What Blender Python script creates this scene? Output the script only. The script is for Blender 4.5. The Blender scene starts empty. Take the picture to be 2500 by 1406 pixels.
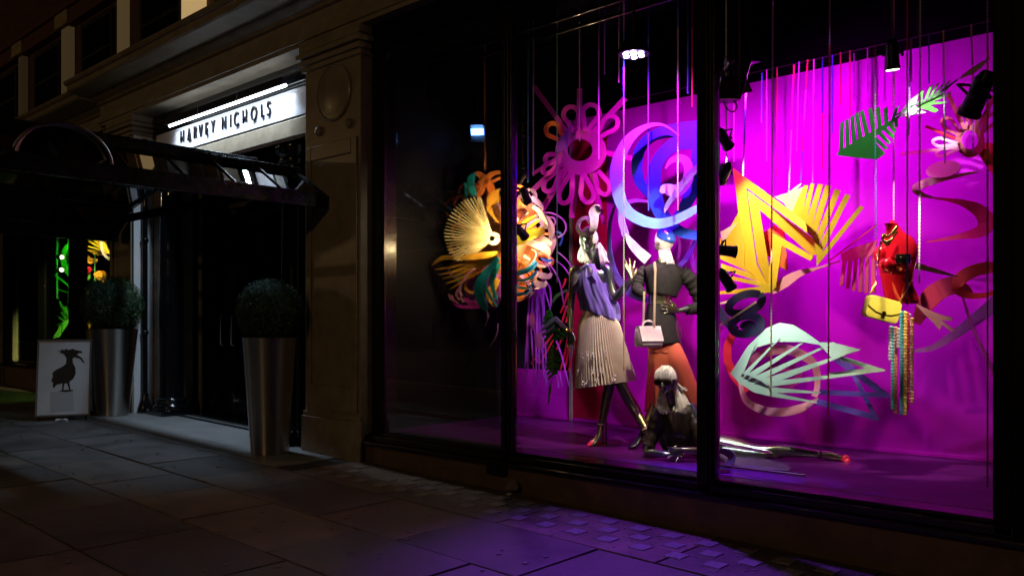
import bpy, bmesh, math, random
from mathutils import Vector, Matrix, noise
from math import sin, cos, pi, radians as R
random.seed(7)
SC = bpy.context.scene
COL = SC.collection

# ------------------------------------------------------------------ camera
F_PX, CX, HY = 2018.0, 1250.0, 791.0           # focal length, centre column and horizon row, for a 2500 px wide frame
EYE = Vector((0.0, -5.0, 1.35))
PHI = R(42.34)
RIGHT = Vector((cos(PHI), sin(PHI), 0)); FWD = Vector((-sin(PHI), cos(PHI), 0)); UP = Vector((0, 0, 1))
cam_d = bpy.data.cameras.new('camera'); cam = bpy.data.objects.new('camera', cam_d); COL.objects.link(cam)
cam.location = EYE; cam.rotation_euler = (R(90), 0, PHI)
cam_d.sensor_width = 36; cam_d.lens = F_PX / 2500 * 36
cam_d.shift_y = (HY - 703) / 2500
cam_d.clip_start = .05; cam_d.clip_end = 400
SC.camera = cam

# ------------------------------------------------------------------ night sky, very weak
W = bpy.data.worlds.new('World'); SC.world = W; W.use_nodes = True
nt = W.node_tree; nt.nodes.clear()
sky = nt.nodes.new('ShaderNodeTexSky'); sky.sky_type = 'NISHITA'; sky.sun_disc = False
sky.sun_elevation = R(-4); sky.sun_rotation = R(150)
bg = nt.nodes.new('ShaderNodeBackground'); bg.inputs[1].default_value = .012
wo = nt.nodes.new('ShaderNodeOutputWorld')
nt.links.new(sky.outputs[0], bg.inputs[0]); nt.links.new(bg.outputs[0], wo.inputs[0])
SC.view_settings.view_transform = 'Standard'; SC.view_settings.look = 'None'
SC.view_settings.exposure = 0; SC.view_settings.gamma = 1; SC.view_settings.use_curve_mapping = False
try:
    SC.cycles.sample_clamp_indirect = 4
    SC.cycles.max_bounces = 8; SC.cycles.transparent_max_bounces = 16
    SC.cycles.caustics_reflective = False; SC.cycles.caustics_refractive = False
except Exception: pass

# ------------------------------------------------------------------ placing helpers
def S(px, py, Z):
    "world point seen at photo pixel px, py at distance Z along the view axis"
    return EYE + FWD*Z + RIGHT*((px-CX)/F_PX*Z) + UP*((HY-py)/F_PX*Z)
def ZY(px, y):
    return (y-EYE.y)/(FWD.y + (px-CX)/F_PX*RIGHT.y)
def Y(px, py, y):
    "world point seen at px, py that stands y metres behind the shop front"
    return S(px, py, ZY(px, y))
def gz(x): return -.02*(x+6.57)                  # the pavement falls gently to the right
def M(px, y): return ZY(px, y)/F_PX              # metres per photo pixel there

# ------------------------------------------------------------------ objects
def tag(o, label=None, cat=None, group=None, kind=None):
    if label: o['label'] = label
    if cat: o['category'] = cat
    if group: o['group'] = group
    if kind: o['kind'] = kind
    return o
def thing(name, label, cat, loc=(0,0,0), group=None, kind=None):
    o = bpy.data.objects.new(name, None); COL.objects.link(o); o.location = loc
    o.empty_display_size = .1
    return tag(o, label, cat, group, kind)
def link(name, me, mat=None, parent=None):
    o = bpy.data.objects.new(name, me); COL.objects.link(o)
    if mat is not None:
        for m in (mat if isinstance(mat, (list, tuple)) else [mat]): me.materials.append(m)
    if parent is not None:
        o.parent = parent
        o.matrix_parent_inverse = world_of(parent).inverted()
    return o
def world_of(o):
    m = o.matrix_parent_inverse @ o.matrix_basis if o.parent else o.matrix_basis.copy()
    return world_of(o.parent) @ m if o.parent else m

def catmull(pts, n=6, closed=False):
    "smooth list of tuples through pts"
    P = [tuple(p) for p in pts]; out = []
    L = len(P)
    segs = L if closed else L-1
    for i in range(segs):
        g = lambda k: P[k % L] if closed else P[max(0, min(L-1, k))]
        a, b, c, d = g(i-1), g(i), g(i+1), g(i+2)
        for s in range(n):
            t = s/n
            out.append(tuple(.5*((2*b[k]) + (c[k]-a[k])*t + (2*a[k]-5*b[k]+4*c[k]-d[k])*t*t + (3*b[k]-a[k]-3*c[k]+d[k])*t**3) for k in range(len(b))))
    if not closed: out.append(P[-1])
    return out

class MB:
    "collects shapes and links them as one mesh object"
    def __init__(s): s.v = []; s.f = []; s.mi = []; s.cur = 0
    def add(s, vs, fs):
        o = len(s.v); s.v += [tuple(v) for v in vs]
        for f in fs: s.f.append(tuple(i+o for i in f)); s.mi.append(s.cur)
        return s
    def box(s, a, b):
        x0, y0, z0 = [min(a[i], b[i]) for i in range(3)]; x1, y1, z1 = [max(a[i], b[i]) for i in range(3)]
        return s.add([(x0,y0,z0),(x1,y0,z0),(x1,y1,z0),(x0,y1,z0),(x0,y0,z1),(x1,y0,z1),(x1,y1,z1),(x0,y1,z1)],
                     [(0,3,2,1),(4,5,6,7),(0,1,5,4),(1,2,6,5),(2,3,7,6),(3,0,4,7)])
    def obox(s, c, ax, ay, az):
        c = Vector(c); vs = []
        for k in (-1, 1):
            for i, j in ((-1,-1),(1,-1),(1,1),(-1,1)): vs.append(c + ax*i + ay*j + az*k)
        return s.add(vs, [(0,3,2,1),(4,5,6,7),(0,1,5,4),(1,2,6,5),(2,3,7,6),(3,0,4,7)])
    def rings(s, rings, cap=True, closed=False):
        n = len(rings[0]); vs = [p for r in rings for p in r]; fs = []
        m = len(rings)
        for i in range(m if closed else m-1):
            a, b = i*n, ((i+1) % m)*n
            for k in range(n):
                k2 = (k+1) % n; fs.append((a+k, a+k2, b+k2, b+k))
        if cap and not closed:
            fs.append(tuple(range(n-1, -1, -1))); fs.append(tuple((m-1)*n+k for k in range(n)))
        return s.add(vs, fs)
    def tube(s, pts, rad, n=8, smooth=0, flat=1.0, ref=None, closed=False, cap=True):
        if not isinstance(rad, (list, tuple)): rad = [rad]*len(pts)
        q = [tuple(p)+(r,) for p, r in zip(pts, rad)]
        if smooth: q = catmull(q, smooth, closed)
        P = [Vector(p[:3]) for p in q]; rr = [p[3] for p in q]
        up = Vector(ref) if ref is not None else Vector((.13, .31, .94))
        rings = []; L = len(P)
        u = None
        for i in range(L):
            if closed: d = P[(i+1) % L]-P[i-1]
            else: d = P[min(i+1, L-1)]-P[max(i-1, 0)]
            if d.length < 1e-9: d = Vector((0,0,1))
            d.normalize()
            if u is None or ref is not None:
                u = up - d*up.dot(d)
                if u.length < .05: u = Vector((1,0,0)) - d*d.x
            else:
                u = u - d*u.dot(d)
            u.normalize(); w = d.cross(u)
            rings.append([P[i] + u*(cos(2*pi*k/n)*rr[i]) + w*(sin(2*pi*k/n)*rr[i]*flat) for k in range(n)])
        return s.rings(rings, cap, closed)
    def loft(s, secs, n=24, smooth=0, fx=None, cap=True):
        "secs: (centre, axis_a, axis_b) with the axes as vectors whose length is the radius; fx(i, t, ang) scales"
        if smooth:
            q = catmull([tuple(c)+tuple(a)+tuple(b) for c, a, b in secs], smooth)
            secs = [(Vector(p[0:3]), Vector(p[3:6]), Vector(p[6:9])) for p in q]
        rings = []
        for i, (c, a, b) in enumerate(secs):
            t = i/(len(secs)-1); r = []
            for k in range(n):
                an = 2*pi*k/n; f = fx(i, t, an) if fx else 1
                r.append(Vector(c) + Vector(a)*(cos(an)*f) + Vector(b)*(sin(an)*f))
            rings.append(r)
        return s.rings(rings, cap)
    def lathe(s, prof, c=(0,0,0), n=24):
        "prof: (radius, z) from bottom to top"
        c = Vector(c)
        return s.rings([[c + Vector((cos(2*pi*k/n)*r, sin(2*pi*k/n)*r, z)) for k in range(n)] for r, z in prof])
    def ball(s, c, r, n=12, m=8, sc=(1,1,1)):
        c = Vector(c)
        rg = [[c + Vector((sc[0]*r*sin(pi*j/m)*cos(2*pi*k/n), sc[1]*r*sin(pi*j/m)*sin(2*pi*k/n), -sc[2]*r*cos(pi*j/m))) for k in range(n)] for j in range(1, m)]
        o = len(s.v); s.rings(rg, False)
        b = len(s.v); s.v += [tuple(c+Vector((0,0,-r*sc[2]))), tuple(c+Vector((0,0,r*sc[2])))]
        for k in range(n):
            k2 = (k+1) % n
            s.f.append((b, o+k2, o+k)); s.f.append((b+1, o+(m-2)*n+k, o+(m-2)*n+k2)); s.mi += [s.cur]*2
        return s
    def prism(s, poly, ext):
        "poly: 3-D outline in one plane, swept by the vector ext"
        ext = Vector(ext); n = len(poly)
        vs = [Vector(p) for p in poly] + [Vector(p)+ext for p in poly]
        return s.add(vs, [tuple(range(n-1, -1, -1)), tuple(range(n, 2*n))] + [(k, (k+1) % n, n+(k+1) % n, n+k) for k in range(n)])
    def mesh(s, name):
        me = bpy.data.meshes.new(name); me.from_pydata(s.v, [], s.f); return me
    def build(s, name, mat, parent=None, smooth=False, loc=None, label=None, bevel=0):
        me = s.mesh(name)
        bm = bmesh.new(); bm.from_mesh(me); bmesh.ops.recalc_face_normals(bm, faces=bm.faces)
        if bevel:
            es = [e for e in bm.edges if len(e.link_faces) == 2 and e.calc_face_angle(0) > .6]
            bmesh.ops.bevel(bm, geom=es, offset=bevel, segments=2, affect='EDGES', profile=.5)
        if smooth:
            for f in bm.faces: f.smooth = True
            for e in bm.edges:
                if len(e.link_faces) == 2 and e.calc_face_angle(0) > (.9 if smooth is True else smooth): e.smooth = False
        bm.to_mesh(me); bm.free()
        if not bevel and any(s.mi):
            for p, k in zip(me.polygons, s.mi): p.material_index = k
        o = link(name, me, mat, parent)
        if loc is not None: o.location = loc
        if label: o['label'] = label
        return o

def sheet_mesh(name, splines, frame, thick):
    "flat cut-out: splines are closed lists of (u, v), even-odd filled; frame is (origin, u axis, v axis); thick in metres"
    cu = bpy.data.curves.new(name, 'CURVE'); cu.dimensions = '2D'; cu.fill_mode = 'BOTH'; cu.extrude = thick/2
    for sp in splines:
        s = cu.splines.new('POLY'); s.points.add(len(sp)-1); s.use_cyclic_u = True
        for p, (u, v) in zip(s.points, sp): p.co = (u, v, 0, 1)
    ob = bpy.data.objects.new(name, cu); COL.objects.link(ob)
    dg = bpy.context.evaluated_depsgraph_get()
    me = bpy.data.meshes.new_from_object(ob.evaluated_get(dg)); me.name = name
    bpy.data.objects.remove(ob); bpy.data.curves.remove(cu)
    o, u, v = frame; w = u.cross(v)
    me.transform(Matrix(((u.x, v.x, w.x, o.x), (u.y, v.y, w.y, o.y), (u.z, v.z, w.z, o.z), (0, 0, 0, 1))))
    me.materials.clear()
    return me
def plane_frame(px, py, y, yaw=0, pitch=0):
    "a plane through the point at px, py; yaw turns it about the vertical away from the shop front, pitch tips its top back"
    o = Y(px, py, y)
    u = Vector((cos(R(yaw)), sin(R(yaw)), 0)); n = Vector((sin(R(yaw)), -cos(R(yaw)), 0))
    v = UP*cos(R(pitch)) - n*sin(R(pitch))
    return (o, u, v)
def on_frame(fr, px, py):
    o, u, v = fr; n = u.cross(v)
    d = S(px, py, 1.0)-EYE
    t = (o-EYE).dot(n)/d.dot(n); p = EYE+d*t-o
    return (p.dot(u), p.dot(v))
def cut(name, mat, outlines, fr, parent=None, thick=.006, label=None):
    "paper cut-out whose outline is read off the photograph on the plane fr"
    me = sheet_mesh(name, [[on_frame(fr, x, y) for x, y in ol] for ol in outlines], fr, thick)
    o = link(name, me, mat, parent)
    if label: o['label'] = label
    return o
def band(name, mat, pts, parent=None, n=5, th=.006, label=None, tilt=0.0, mb=None, closed=False):
    "curling paper band: pts are (px, py, width px, y metres); tilt moves the two edges apart in depth"
    q = catmull(pts, n, closed); L = len(q); m = mb or MB(); prev = None
    rings = []
    for i in range(L):
        a = q[(i-1) % L] if closed else q[max(i-1, 0)]; b = q[(i+1) % L] if closed else q[min(i+1, L-1)]
        dx, dy = b[0]-a[0], b[1]-a[1]; l = math.hypot(dx, dy) or 1
        nx, ny = -dy/l, dx/l
        px, py, w, y = q[i]; w = max(w, .8)
        e0 = Y(px-nx*w/2, py-ny*w/2, y-tilt*w/2*.004); e1 = Y(px+nx*w/2, py+ny*w/2, y+tilt*w/2*.004)
        ta = Y(b[0], b[1], b[3])-Y(a[0], a[1], a[3]); no = (e1-e0).cross(ta)
        if no.length < 1e-9: no = FWD.copy()
        no.normalize()
        if prev is not None and no.dot(prev) < 0: no = -no
        prev = no
        rings.append([e0-no*th/2, e1-no*th/2, e1+no*th/2, e0+no*th/2])
    m.rings(rings, True, closed)
    if mb is not None: return None
    return m.build(name, mat, parent, label=label, smooth=.6)

def dup(o, loc=None, label=None, parent=None):
    c = o.copy(); COL.objects.link(c)
    if parent is not None: c.parent = parent
    if loc is not None: c.location = loc
    if label: c['label'] = label
    for ch in [x for x in KIDS.get(o.name, [])]: dup(ch, parent=c)
    return c
KIDS = {}
def evaluated(o):
    dg = bpy.context.evaluated_depsgraph_get(); return bpy.data.meshes.new_from_object(o.evaluated_get(dg))
def skin_over(name, mb, mat, parent, voxel=.006, it=6, label=None):
    "one continuous surface grown over all the closed shapes collected in mb"
    o = link(name, mb.mesh(name), None, None)
    bm = bmesh.new(); bm.from_mesh(o.data); bmesh.ops.recalc_face_normals(bm, faces=bm.faces); bm.to_mesh(o.data); bm.free()
    r = o.modifiers.new('r', 'REMESH'); r.mode = 'VOXEL'; r.voxel_size = voxel; r.use_smooth_shade = True
    s = o.modifiers.new('s', 'SMOOTH'); s.factor = .5; s.iterations = it
    me = evaluated(o); bpy.data.objects.remove(o); me.name = name
    for p in me.polygons: p.use_smooth = True
    me.materials.clear()
    ob = link(name, me, mat, parent)
    if label: ob['label'] = label
    return ob

# ------------------------------------------------------------------ materials
def mat(name, col, rough=.6, metal=0., var=.0, scale=8., bump=0., bscale=60., coat=0., emit=None, es=0., spec=.5, alpha=None, sheen=0, stretch=None, aniso=0):
    m = bpy.data.materials.new(name); m.use_nodes = True
    n = m.node_tree.nodes; l = m.node_tree.links; b = n['Principled BSDF']
    c4 = tuple(col)+(1,)
    b.inputs['Base Color'].default_value = c4; b.inputs['Roughness'].default_value = rough; b.inputs['Metallic'].default_value = metal
    b.inputs['Coat Weight'].default_value = coat; b.inputs['Specular IOR Level'].default_value = spec
    if sheen: b.inputs['Sheen Weight'].default_value = sheen
    if aniso:
        b.inputs['Anisotropic'].default_value = aniso; tg = n.new('ShaderNodeTangent'); tg.direction_type = 'RADIAL'; tg.axis = 'Z'; l.new(tg.outputs[0], b.inputs['Tangent']); b.inputs['Anisotropic Rotation'].default_value = .25
    if emit: b.inputs['Emission Color'].default_value = tuple(emit)+(1,); b.inputs['Emission Strength'].default_value = es
    tc = n.new('ShaderNodeTexCoord'); co = tc.outputs['Object']
    if stretch:
        mp = n.new('ShaderNodeMapping'); mp.inputs['Scale'].default_value = stretch; l.new(co, mp.inputs[0]); co = mp.outputs[0]
    if var:
        t = n.new('ShaderNodeTexNoise'); t.inputs['Scale'].default_value = scale; t.inputs['Detail'].default_value = 6; t.inputs['Roughness'].default_value = .65
        l.new(co, t.inputs[0])
        r = n.new('ShaderNodeMapRange'); r.inputs[1].default_value = .3; r.inputs[2].default_value = .7; r.inputs[3].default_value = 1-var; r.inputs[4].default_value = 1+var
        l.new(t.outputs[0], r.inputs[0])
        x = n.new('ShaderNodeMix'); x.data_type = 'RGBA'; x.blend_type = 'MULTIPLY'; x.inputs[0].default_value = 1
        x.inputs[6].default_value = c4; l.new(r.outputs[0], x.inputs[7]); l.new(x.outputs[2], b.inputs['Base Color'])
        r2 = n.new('ShaderNodeMapRange'); r2.inputs[1].default_value = .3; r2.inputs[2].default_value = .7
        r2.inputs[3].default_value = max(.02, rough*(1-var*.6)); r2.inputs[4].default_value = min(1, rough*(1+var*.6))
        l.new(t.outputs[0], r2.inputs[0]); l.new(r2.outputs[0], b.inputs['Roughness'])
    if bump:
        t2 = n.new('ShaderNodeTexNoise'); t2.inputs['Scale'].default_value = bscale; t2.inputs['Detail'].default_value = 5; l.new(co, t2.inputs[0])
        bp = n.new('ShaderNodeBump'); bp.inputs['Strength'].default_value = bump; bp.inputs['Distance'].default_value = .01
        l.new(t2.outputs[0], bp.inputs['Height']); l.new(bp.outputs[0], b.inputs['Normal'])
    return m
def glass(name, tint=(1,1,1), reflect=1.0, rough=.0, base=.0):
    "thin pane: clear with a Fresnel reflection"
    m = bpy.data.materials.new(name); m.use_nodes = True; n = m.node_tree.nodes; l = m.node_tree.links; n.clear()
    t = n.new('ShaderNodeBsdfTransparent'); t.inputs[0].default_value = tuple(tint)+(1,)
    g = n.new('ShaderNodeBsdfGlossy'); g.inputs['Roughness'].default_value = rough
    f = n.new('ShaderNodeFresnel'); f.inputs[0].default_value = 1.45
    k = n.new('ShaderNodeMath'); k.operation = 'MULTIPLY_ADD'; k.inputs[1].default_value = reflect; k.inputs[2].default_value = base; k.use_clamp = True
    l.new(f.outputs[0], k.inputs[0])
    x = n.new('ShaderNodeMixShader'); l.new(k.outputs[0], x.inputs[0]); l.new(t.outputs[0], x.inputs[1]); l.new(g.outputs[0], x.inputs[2])
    o = n.new('ShaderNodeOutputMaterial'); l.new(x.outputs[0], o.inputs[0])
    return m
def glow(name, col, s): return mat(name, (0, 0, 0), emit=col, es=s)

def lamp(name, kind, loc, power, col=(1,1,1), aim=None, size=.05, angle=60, blend=.4, sy=None, spread=None):
    d = bpy.data.lights.new(name, kind); o = bpy.data.objects.new(name, d); COL.objects.link(o)
    o.location = loc; d.energy = power; d.color = col
    if kind == 'SPOT': d.spot_size = R(angle); d.spot_blend = blend; d.shadow_soft_size = size
    elif kind == 'POINT': d.shadow_soft_size = size
    elif kind == 'AREA':
        d.shape = 'RECTANGLE'; d.size = size; d.size_y = sy or size
        if spread: d.spread = R(spread)
    if aim is not None:
        o.rotation_euler = (Vector(aim)-Vector(loc)).to_track_quat('-Z', 'Y').to_euler()
    return o
# ------------------------------------------------------------------ street lamps that light the fronts from across the road
SODIUM = (1.0, .62, .27)
# ------------------------------------------------------------------ materials of the setting
m_stone = mat('painted_stone', (.30, .25, .18), .34, var=.25, scale=5, bump=.14, bscale=40, coat=.15)
m_stone2 = mat('pale_stone', (.46, .37, .22), .7, var=.25, scale=7, bump=.2, bscale=50)
m_white = mat('white_paint', (.82, .82, .84), .5, var=.06, scale=6, bump=.05)
m_black = mat('black_gloss', (.006, .006, .008), .16, var=.3, scale=14, bump=.03, bscale=25, coat=.3)
m_blackm = mat('black_matt', (.005, .005, .006), .75, var=.3, scale=9)
m_frame = mat('black_frame_paint', (.008, .006, .008), .22, var=.35, scale=20, bump=.04, bscale=30)
m_riser = mat('brown_stone', (.12, .07, .04), .55, var=.35, scale=6, bump=.15, bscale=70)
m_pav = [mat('paving_%s' % k, c, .6, var=.5, scale=s_, bump=.45, bscale=70) for k, c, s_ in (('grey', (.13, .105, .10), 2.2), ('warm', (.165, .12, .10), 3.1), ('dark', (.105, .085, .08), 1.7))]
m_joint = mat('joint_sand', (.03, .026, .024), .9, var=.3, scale=30)
m_asph = mat('asphalt', (.04, .04, .042), .8, var=.3, scale=30, bump=.4, bscale=200)
m_slab = mat('entrance_slab', (.22, .225, .23), .5, var=.16, scale=3, bump=.12, bscale=120)
m_gblock = mat('glass_block', (.27, .26, .28), .3, var=.25, scale=40, bump=.1, bscale=160)
m_glass = glass('window_glass', (.97, .97, .97), .8)
m_rim = mat('canopy_paint', (.010, .011, .013), .28, var=.3, scale=14, spec=.4)
m_dull = mat('canopy_dull_paint', (.004, .004, .005), .9, spec=.02)
m_roofglass = glass('roof_glass', (.78, .84, .86), 1.5, .03, .02)
m_dglass = glass('dark_glass', (.35, .37, .4), 1.0)
m_cglass = glass('canopy_glass', (.78, .84, .86), 1.8, .02, .04)
m_steel = mat('brushed_steel', (.48, .45, .41), .30, 1.0, aniso=.88)
m_floor = mat('display_floor_paint', (.075, .004, .11), .36, spec=.3, var=.22, scale=4, bump=.06, bscale=30)
m_wall = mat('magenta_wall_paint', (.47, .002, .50), .6, spec=.1, var=.05, scale=2.5, bump=.04, bscale=60)
m_wallr = mat('crimson_panel_paint', (.38, .002, .04), .6, spec=.1, var=.08, scale=3)
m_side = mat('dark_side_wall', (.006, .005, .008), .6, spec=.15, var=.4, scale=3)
m_leafwall = mat('brick_red', (.13, .045, .03), .8, var=.3, scale=4, bump=.3)

def brick_mat():
    m = bpy.data.materials.new('brickwork'); m.use_nodes = True; n = m.node_tree.nodes; l = m.node_tree.links; b = n['Principled BSDF']
    tc = n.new('ShaderNodeTexCoord'); mp = n.new('ShaderNodeMapping'); mp.inputs['Rotation'].default_value = (R(90), 0, 0)
    t = n.new('ShaderNodeTexBrick'); t.inputs['Scale'].default_value = 4.4
    t.inputs['Color1'].default_value = (.14, .04, .026, 1); t.inputs['Color2'].default_value = (.09, .028, .02, 1); t.inputs['Mortar'].default_value = (.09, .07, .05, 1)
    t.inputs['Mortar Size'].default_value = .02
    l.new(tc.outputs['Object'], mp.inputs[0]); l.new(mp.outputs[0], t.inputs[0]); l.new(t.outputs[0], b.inputs['Base Color'])
    b.inputs['Roughness'].default_value = .8
    bp = n.new('ShaderNodeBump'); bp.inputs['Strength'].default_value = .4; bp.inputs['Distance'].default_value = .01
    l.new(t.outputs['Fac'], bp.inputs['Height']); bp.invert = True; l.new(bp.outputs[0], b.inputs['Normal'])
    return m
m_brick = brick_mat()

XP0, XP1 = -7.52, -6.57                       # the near pier
XL0, XL1 = -12.55, -11.75                     # the pier beyond the entrance
XW0, XW1 = -6.5, -1.09                        # the big display window
ZF = .29                                      # its floor

# ------------------------------------------------------------------ ground
def ground_sheet(name, x0, x1, y0, y1, dz, m, parent=None, th=.05, bevel=0, kind='structure'):
    mb = MB()
    vs = [(x0,y0,gz(x0)+dz),(x1,y0,gz(x1)+dz),(x1,y1,gz(x1)+dz),(x0,y1,gz(x0)+dz)]
    mb.prism(vs, (0,0,-th))
    o = mb.build(name, m, parent, bevel=bevel)
    if kind: o['kind'] = kind
    return o
road = ground_sheet('road', -90, 60, -60, -6.2, -.13, m_asph)
kerb = ground_sheet('kerb', -60, 40, -6.2, -6.0, 0, m_stone2, th=.3)
pav = ground_sheet('pavement', -60, 30, -6.0, 1.2, -.012, m_joint)
# flagstones, each its own piece
rs = random.Random(11)
edges = [.06, -.76, -1.55, -2.28, -3.05, -3.8, -4.55, -5.25, -5.99]
for r in range(len(edges)-1):
    y1, y0 = edges[r]-.009, edges[r+1]+.009
    x = -19.5 + rs.random()*.7
    while x < -.6:
        w = rs.uniform(.62, 1.15)
        if r == 0: w = rs.uniform(1.0, 1.5)
        x1 = x+w
        if not (r == 0 and -11.9 < x1 and x < -6.9):
            mb = MB(); dz = rs.uniform(-.004, .004) if r else 0
            t0, t1 = (rs.uniform(-.004, .004), rs.uniform(-.004, .004)) if r else (0, 0)
            xa, xb = x+.008, x1-.008
            mb.prism([(xa,y0,gz(xa)+dz+t0),(xb,y0,gz(xb)+dz+t1),(xb,y1,gz(xb)+dz-t0),(xa,y1,gz(xa)+dz-t1)], (0,0,-.04))
            mb.build('paving_stone', rs.choice(m_pav), pav, bevel=.004)
        x = x1
# smooth slab laid before the entrance, in three long pieces
for xa, xb in ((-11.88, -10.3), (-10.29, -8.7), (-8.69, -6.92)):
    mb = MB(); mb.prism([(xa,-.754,gz(xa)),(xb,-.754,gz(xb)),(xb,.05,gz(xb)),(xa,.05,gz(xa))], (0,0,-.04)); mb.build('entrance_slab', m_slab, pav, bevel=.003)
# small glass lights let into the paving under the display window
for r, yy in enumerate((-.17, -.36, -.55)):
    k = 0; x = -6.35 + (.13 if r % 2 else 0)
    while x < -1.25:
        mb = MB(); s = .058
        if rs.random() > .12:
            mb.prism([(x-s,yy-s,gz(x)+.006),(x+s,yy-s,gz(x)+.006),(x+s,yy+s,gz(x)+.006),(x-s,yy+s,gz(x)+.006)], (0,0,-.03))
            mb.build('glass_block', m_gblock, pav, bevel=.001)
        x += .262
# chewing gum spots and grit trodden into the paving, small chips of pale stone under the window
m_gum = mat('gum', (.19, .17, .16), .7)
mb = MB(); mg = MB()
for k in range(260):
    x, y = rs.uniform(-13, -.8), rs.uniform(-4.5, -.9)
    rr_ = rs.uniform(.008, .022); n = 8
    mb.prism([(x+cos(2*pi*i/n)*rr_*rs.uniform(.75, 1.1), y+sin(2*pi*i/n)*rr_, gz(x)+.0062) for i in range(n)], (0, 0, -.004))
for k in range(420):
    x, y = rs.uniform(-6.4, -1.0), rs.uniform(-.74, -.06); rr_ = rs.uniform(.003, .012)
    mg.prism([(x+cos(2*pi*i/5+k)*rr_, y+sin(2*pi*i/5+k)*rr_, gz(x)+.004) for i in range(5)], (0, 0, -.006))
o = mb.build('gum_spots', m_gum, pav); o['kind'] = 'stuff'
o = mg.build('mortar_chips', m_gblock, pav); o['kind'] = 'stuff'
# ------------------------------------------------------------------ the store building
bld = thing('store_building', 'dark department store front with painted stone piers, heavy cornice and red brick storey above', 'building', (-7, .3, 0))
def part(name, mb, m, parent=bld, **k): return mb.build(name, m, parent, **k)

def pier(x0, x1, y0=0., detail=True):
    g = gz(x0)-.05
    mb = MB(); mb.box((x0, y0, g), (x1, .6, 4.29)); p = part('pier', mb, m_stone, bevel=.008)
    w = x1-x0
    mb = MB(); mb.box((x0-.03, y0-.035, g), (x1+.03, y0-.001, g+.42)); mb.box((x0-.015, y0-.02, g+.42), (x1+.015, y0-.001, g+.47)); part('plinth', mb, m_stone, p, bevel=.006)
    # raised frame around a sunk panel
    f = .13; a, b = x0+f, x1-f
    mb = MB()
    for (xa, xb, za, zb) in ((x0+.04, a, g+.5, 3.2), (b, x1-.04, g+.5, 3.2), (a, b, g+.5, .72), (a, b, 3.05, 3.2)): mb.box((xa, y0-.022, za), (xb, y0-.001, zb))
    part('panel_moulding', mb, m_stone, p, bevel=.008)
    mb = MB()
    for z, pr in ((4.0, .03), (4.06, .05), (4.13, .075), (4.2, .05)): mb.box((x0-pr, y0-pr, z), (x1+pr, .4, z+(.055 if z < 4.2 else .089)))
    part('capital', mb, m_stone, p, bevel=.01)
    return p
p1 = pier(XP0, XP1)
# roundel on the near pier, with two bosses
rc = Vector((-7.0, 0, 3.70))
def disc(c, prof, n=32):
    mb = MB(); mb.rings([[Vector((c.x+cos(2*pi*k/n)*r, c.y-d, c.z+sin(2*pi*k/n)*r)) for k in range(n)] for r, d in prof]); return mb
part('roundel', disc(rc, [(.29, -.004), (.29, .018), (.272, .03), (.262, .016), (.25, .016), (.22, .026), (.05, .036)]), m_stone, p1, smooth=True)
for px, py in ((781.8, 321.5), (854.7, 302)):
    c = Y(px, py, 0); part('boss', disc(c, [(.052, -.004), (.05, .025), (.034, .045), (.012, .052)], 18), m_stone, p1, smooth=True)
p2 = pier(XL0, XL1)
pier(-18.9, -17.6); pier(-25, -24)
# entablature: profile swept along the front
def sweep(x0, x1, prof):
    mb = MB(); mb.rings([[Vector((x0, y, z)) for y, z in prof], [Vector((x1, y, z)) for y, z in prof]]); return mb
ENT = [(.5, 4.29), (-.02, 4.29), (-.02, 4.33), (-.045, 4.335), (-.045, 4.385), (-.03, 4.39), (-.03, 4.43), (-.0, 4.44), (0, 4.60), (-.04, 4.61), (-.06, 4.64), (-.12, 4.66), (-.16, 4.70), (-.44, 4.71), (-.47, 4.73), (-.47, 4.80), (-.50, 4.81), (-.52, 4.84), (-.52, 4.86), (-.1, 4.93), (.5, 4.95)]
part('entablature', sweep(-12.9, 4.0, ENT), m_stone, smooth=.5)
part('entablature', sweep(-30, -12.9, [(y+.16 if y < .4 else y, z-.05) for y, z in ENT]), m_stone, smooth=.5)
# dark soffit box and lintel over the window
mb = MB(); mb.box((XP1, .1, 4.02), (3.5, .5, 4.289)); part('window_head', mb, mat('head_black', (.004, .004, .004), .9, spec=.02))
mb = MB(); mb.box((-30, .16, 4.7), (6, .6, 14)); part('brick_wall', mb, m_brick)
# upper storey: dark windows and pale stone strips, the lamplight on them painted as glow
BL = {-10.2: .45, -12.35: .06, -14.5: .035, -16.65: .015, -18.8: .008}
def STONE_GLOW(xc):
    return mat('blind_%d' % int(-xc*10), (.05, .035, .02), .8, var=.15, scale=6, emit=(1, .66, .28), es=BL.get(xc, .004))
k = 0
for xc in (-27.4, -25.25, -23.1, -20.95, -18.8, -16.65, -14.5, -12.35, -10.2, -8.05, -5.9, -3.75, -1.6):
    mb = MB(); wb = {-10.2: .24, -14.5: .15}.get(xc, .10); mb.box((xc-wb, .06, 4.96), (xc+wb, .159, 6.18)); part('window_blind', mb, STONE_GLOW(xc))
    mb = MB(); xa, xb = xc-1.6, xc-.4
    fr = MB()
    for (u0, u1, z0, z1) in ((xa, xa+.07, 4.97, 6.1), (xb-.07, xb, 4.97, 6.1), (xa+.07, xb-.07, 4.97, 5.06), (xa+.07, xb-.07, 6.02, 6.1), (xa+.07, xb-.07, 5.52, 5.57)): fr.box((u0, .11, z0), (u1, .158, z1))
    w = part('window', fr, m_blackm)
    g = MB(); g.box((xa+.07, .14, 5.06), (xb-.07, .15, 6.02)); g.build('pane', m_black, w)
mb = MB(); mb.box((-30, .02, 6.18), (6, .159, 6.42)); mb.box((-30, -.03, 6.42), (6, .158, 6.5)); part('string_course', mb, m_leafwall, bevel=.01)
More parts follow.
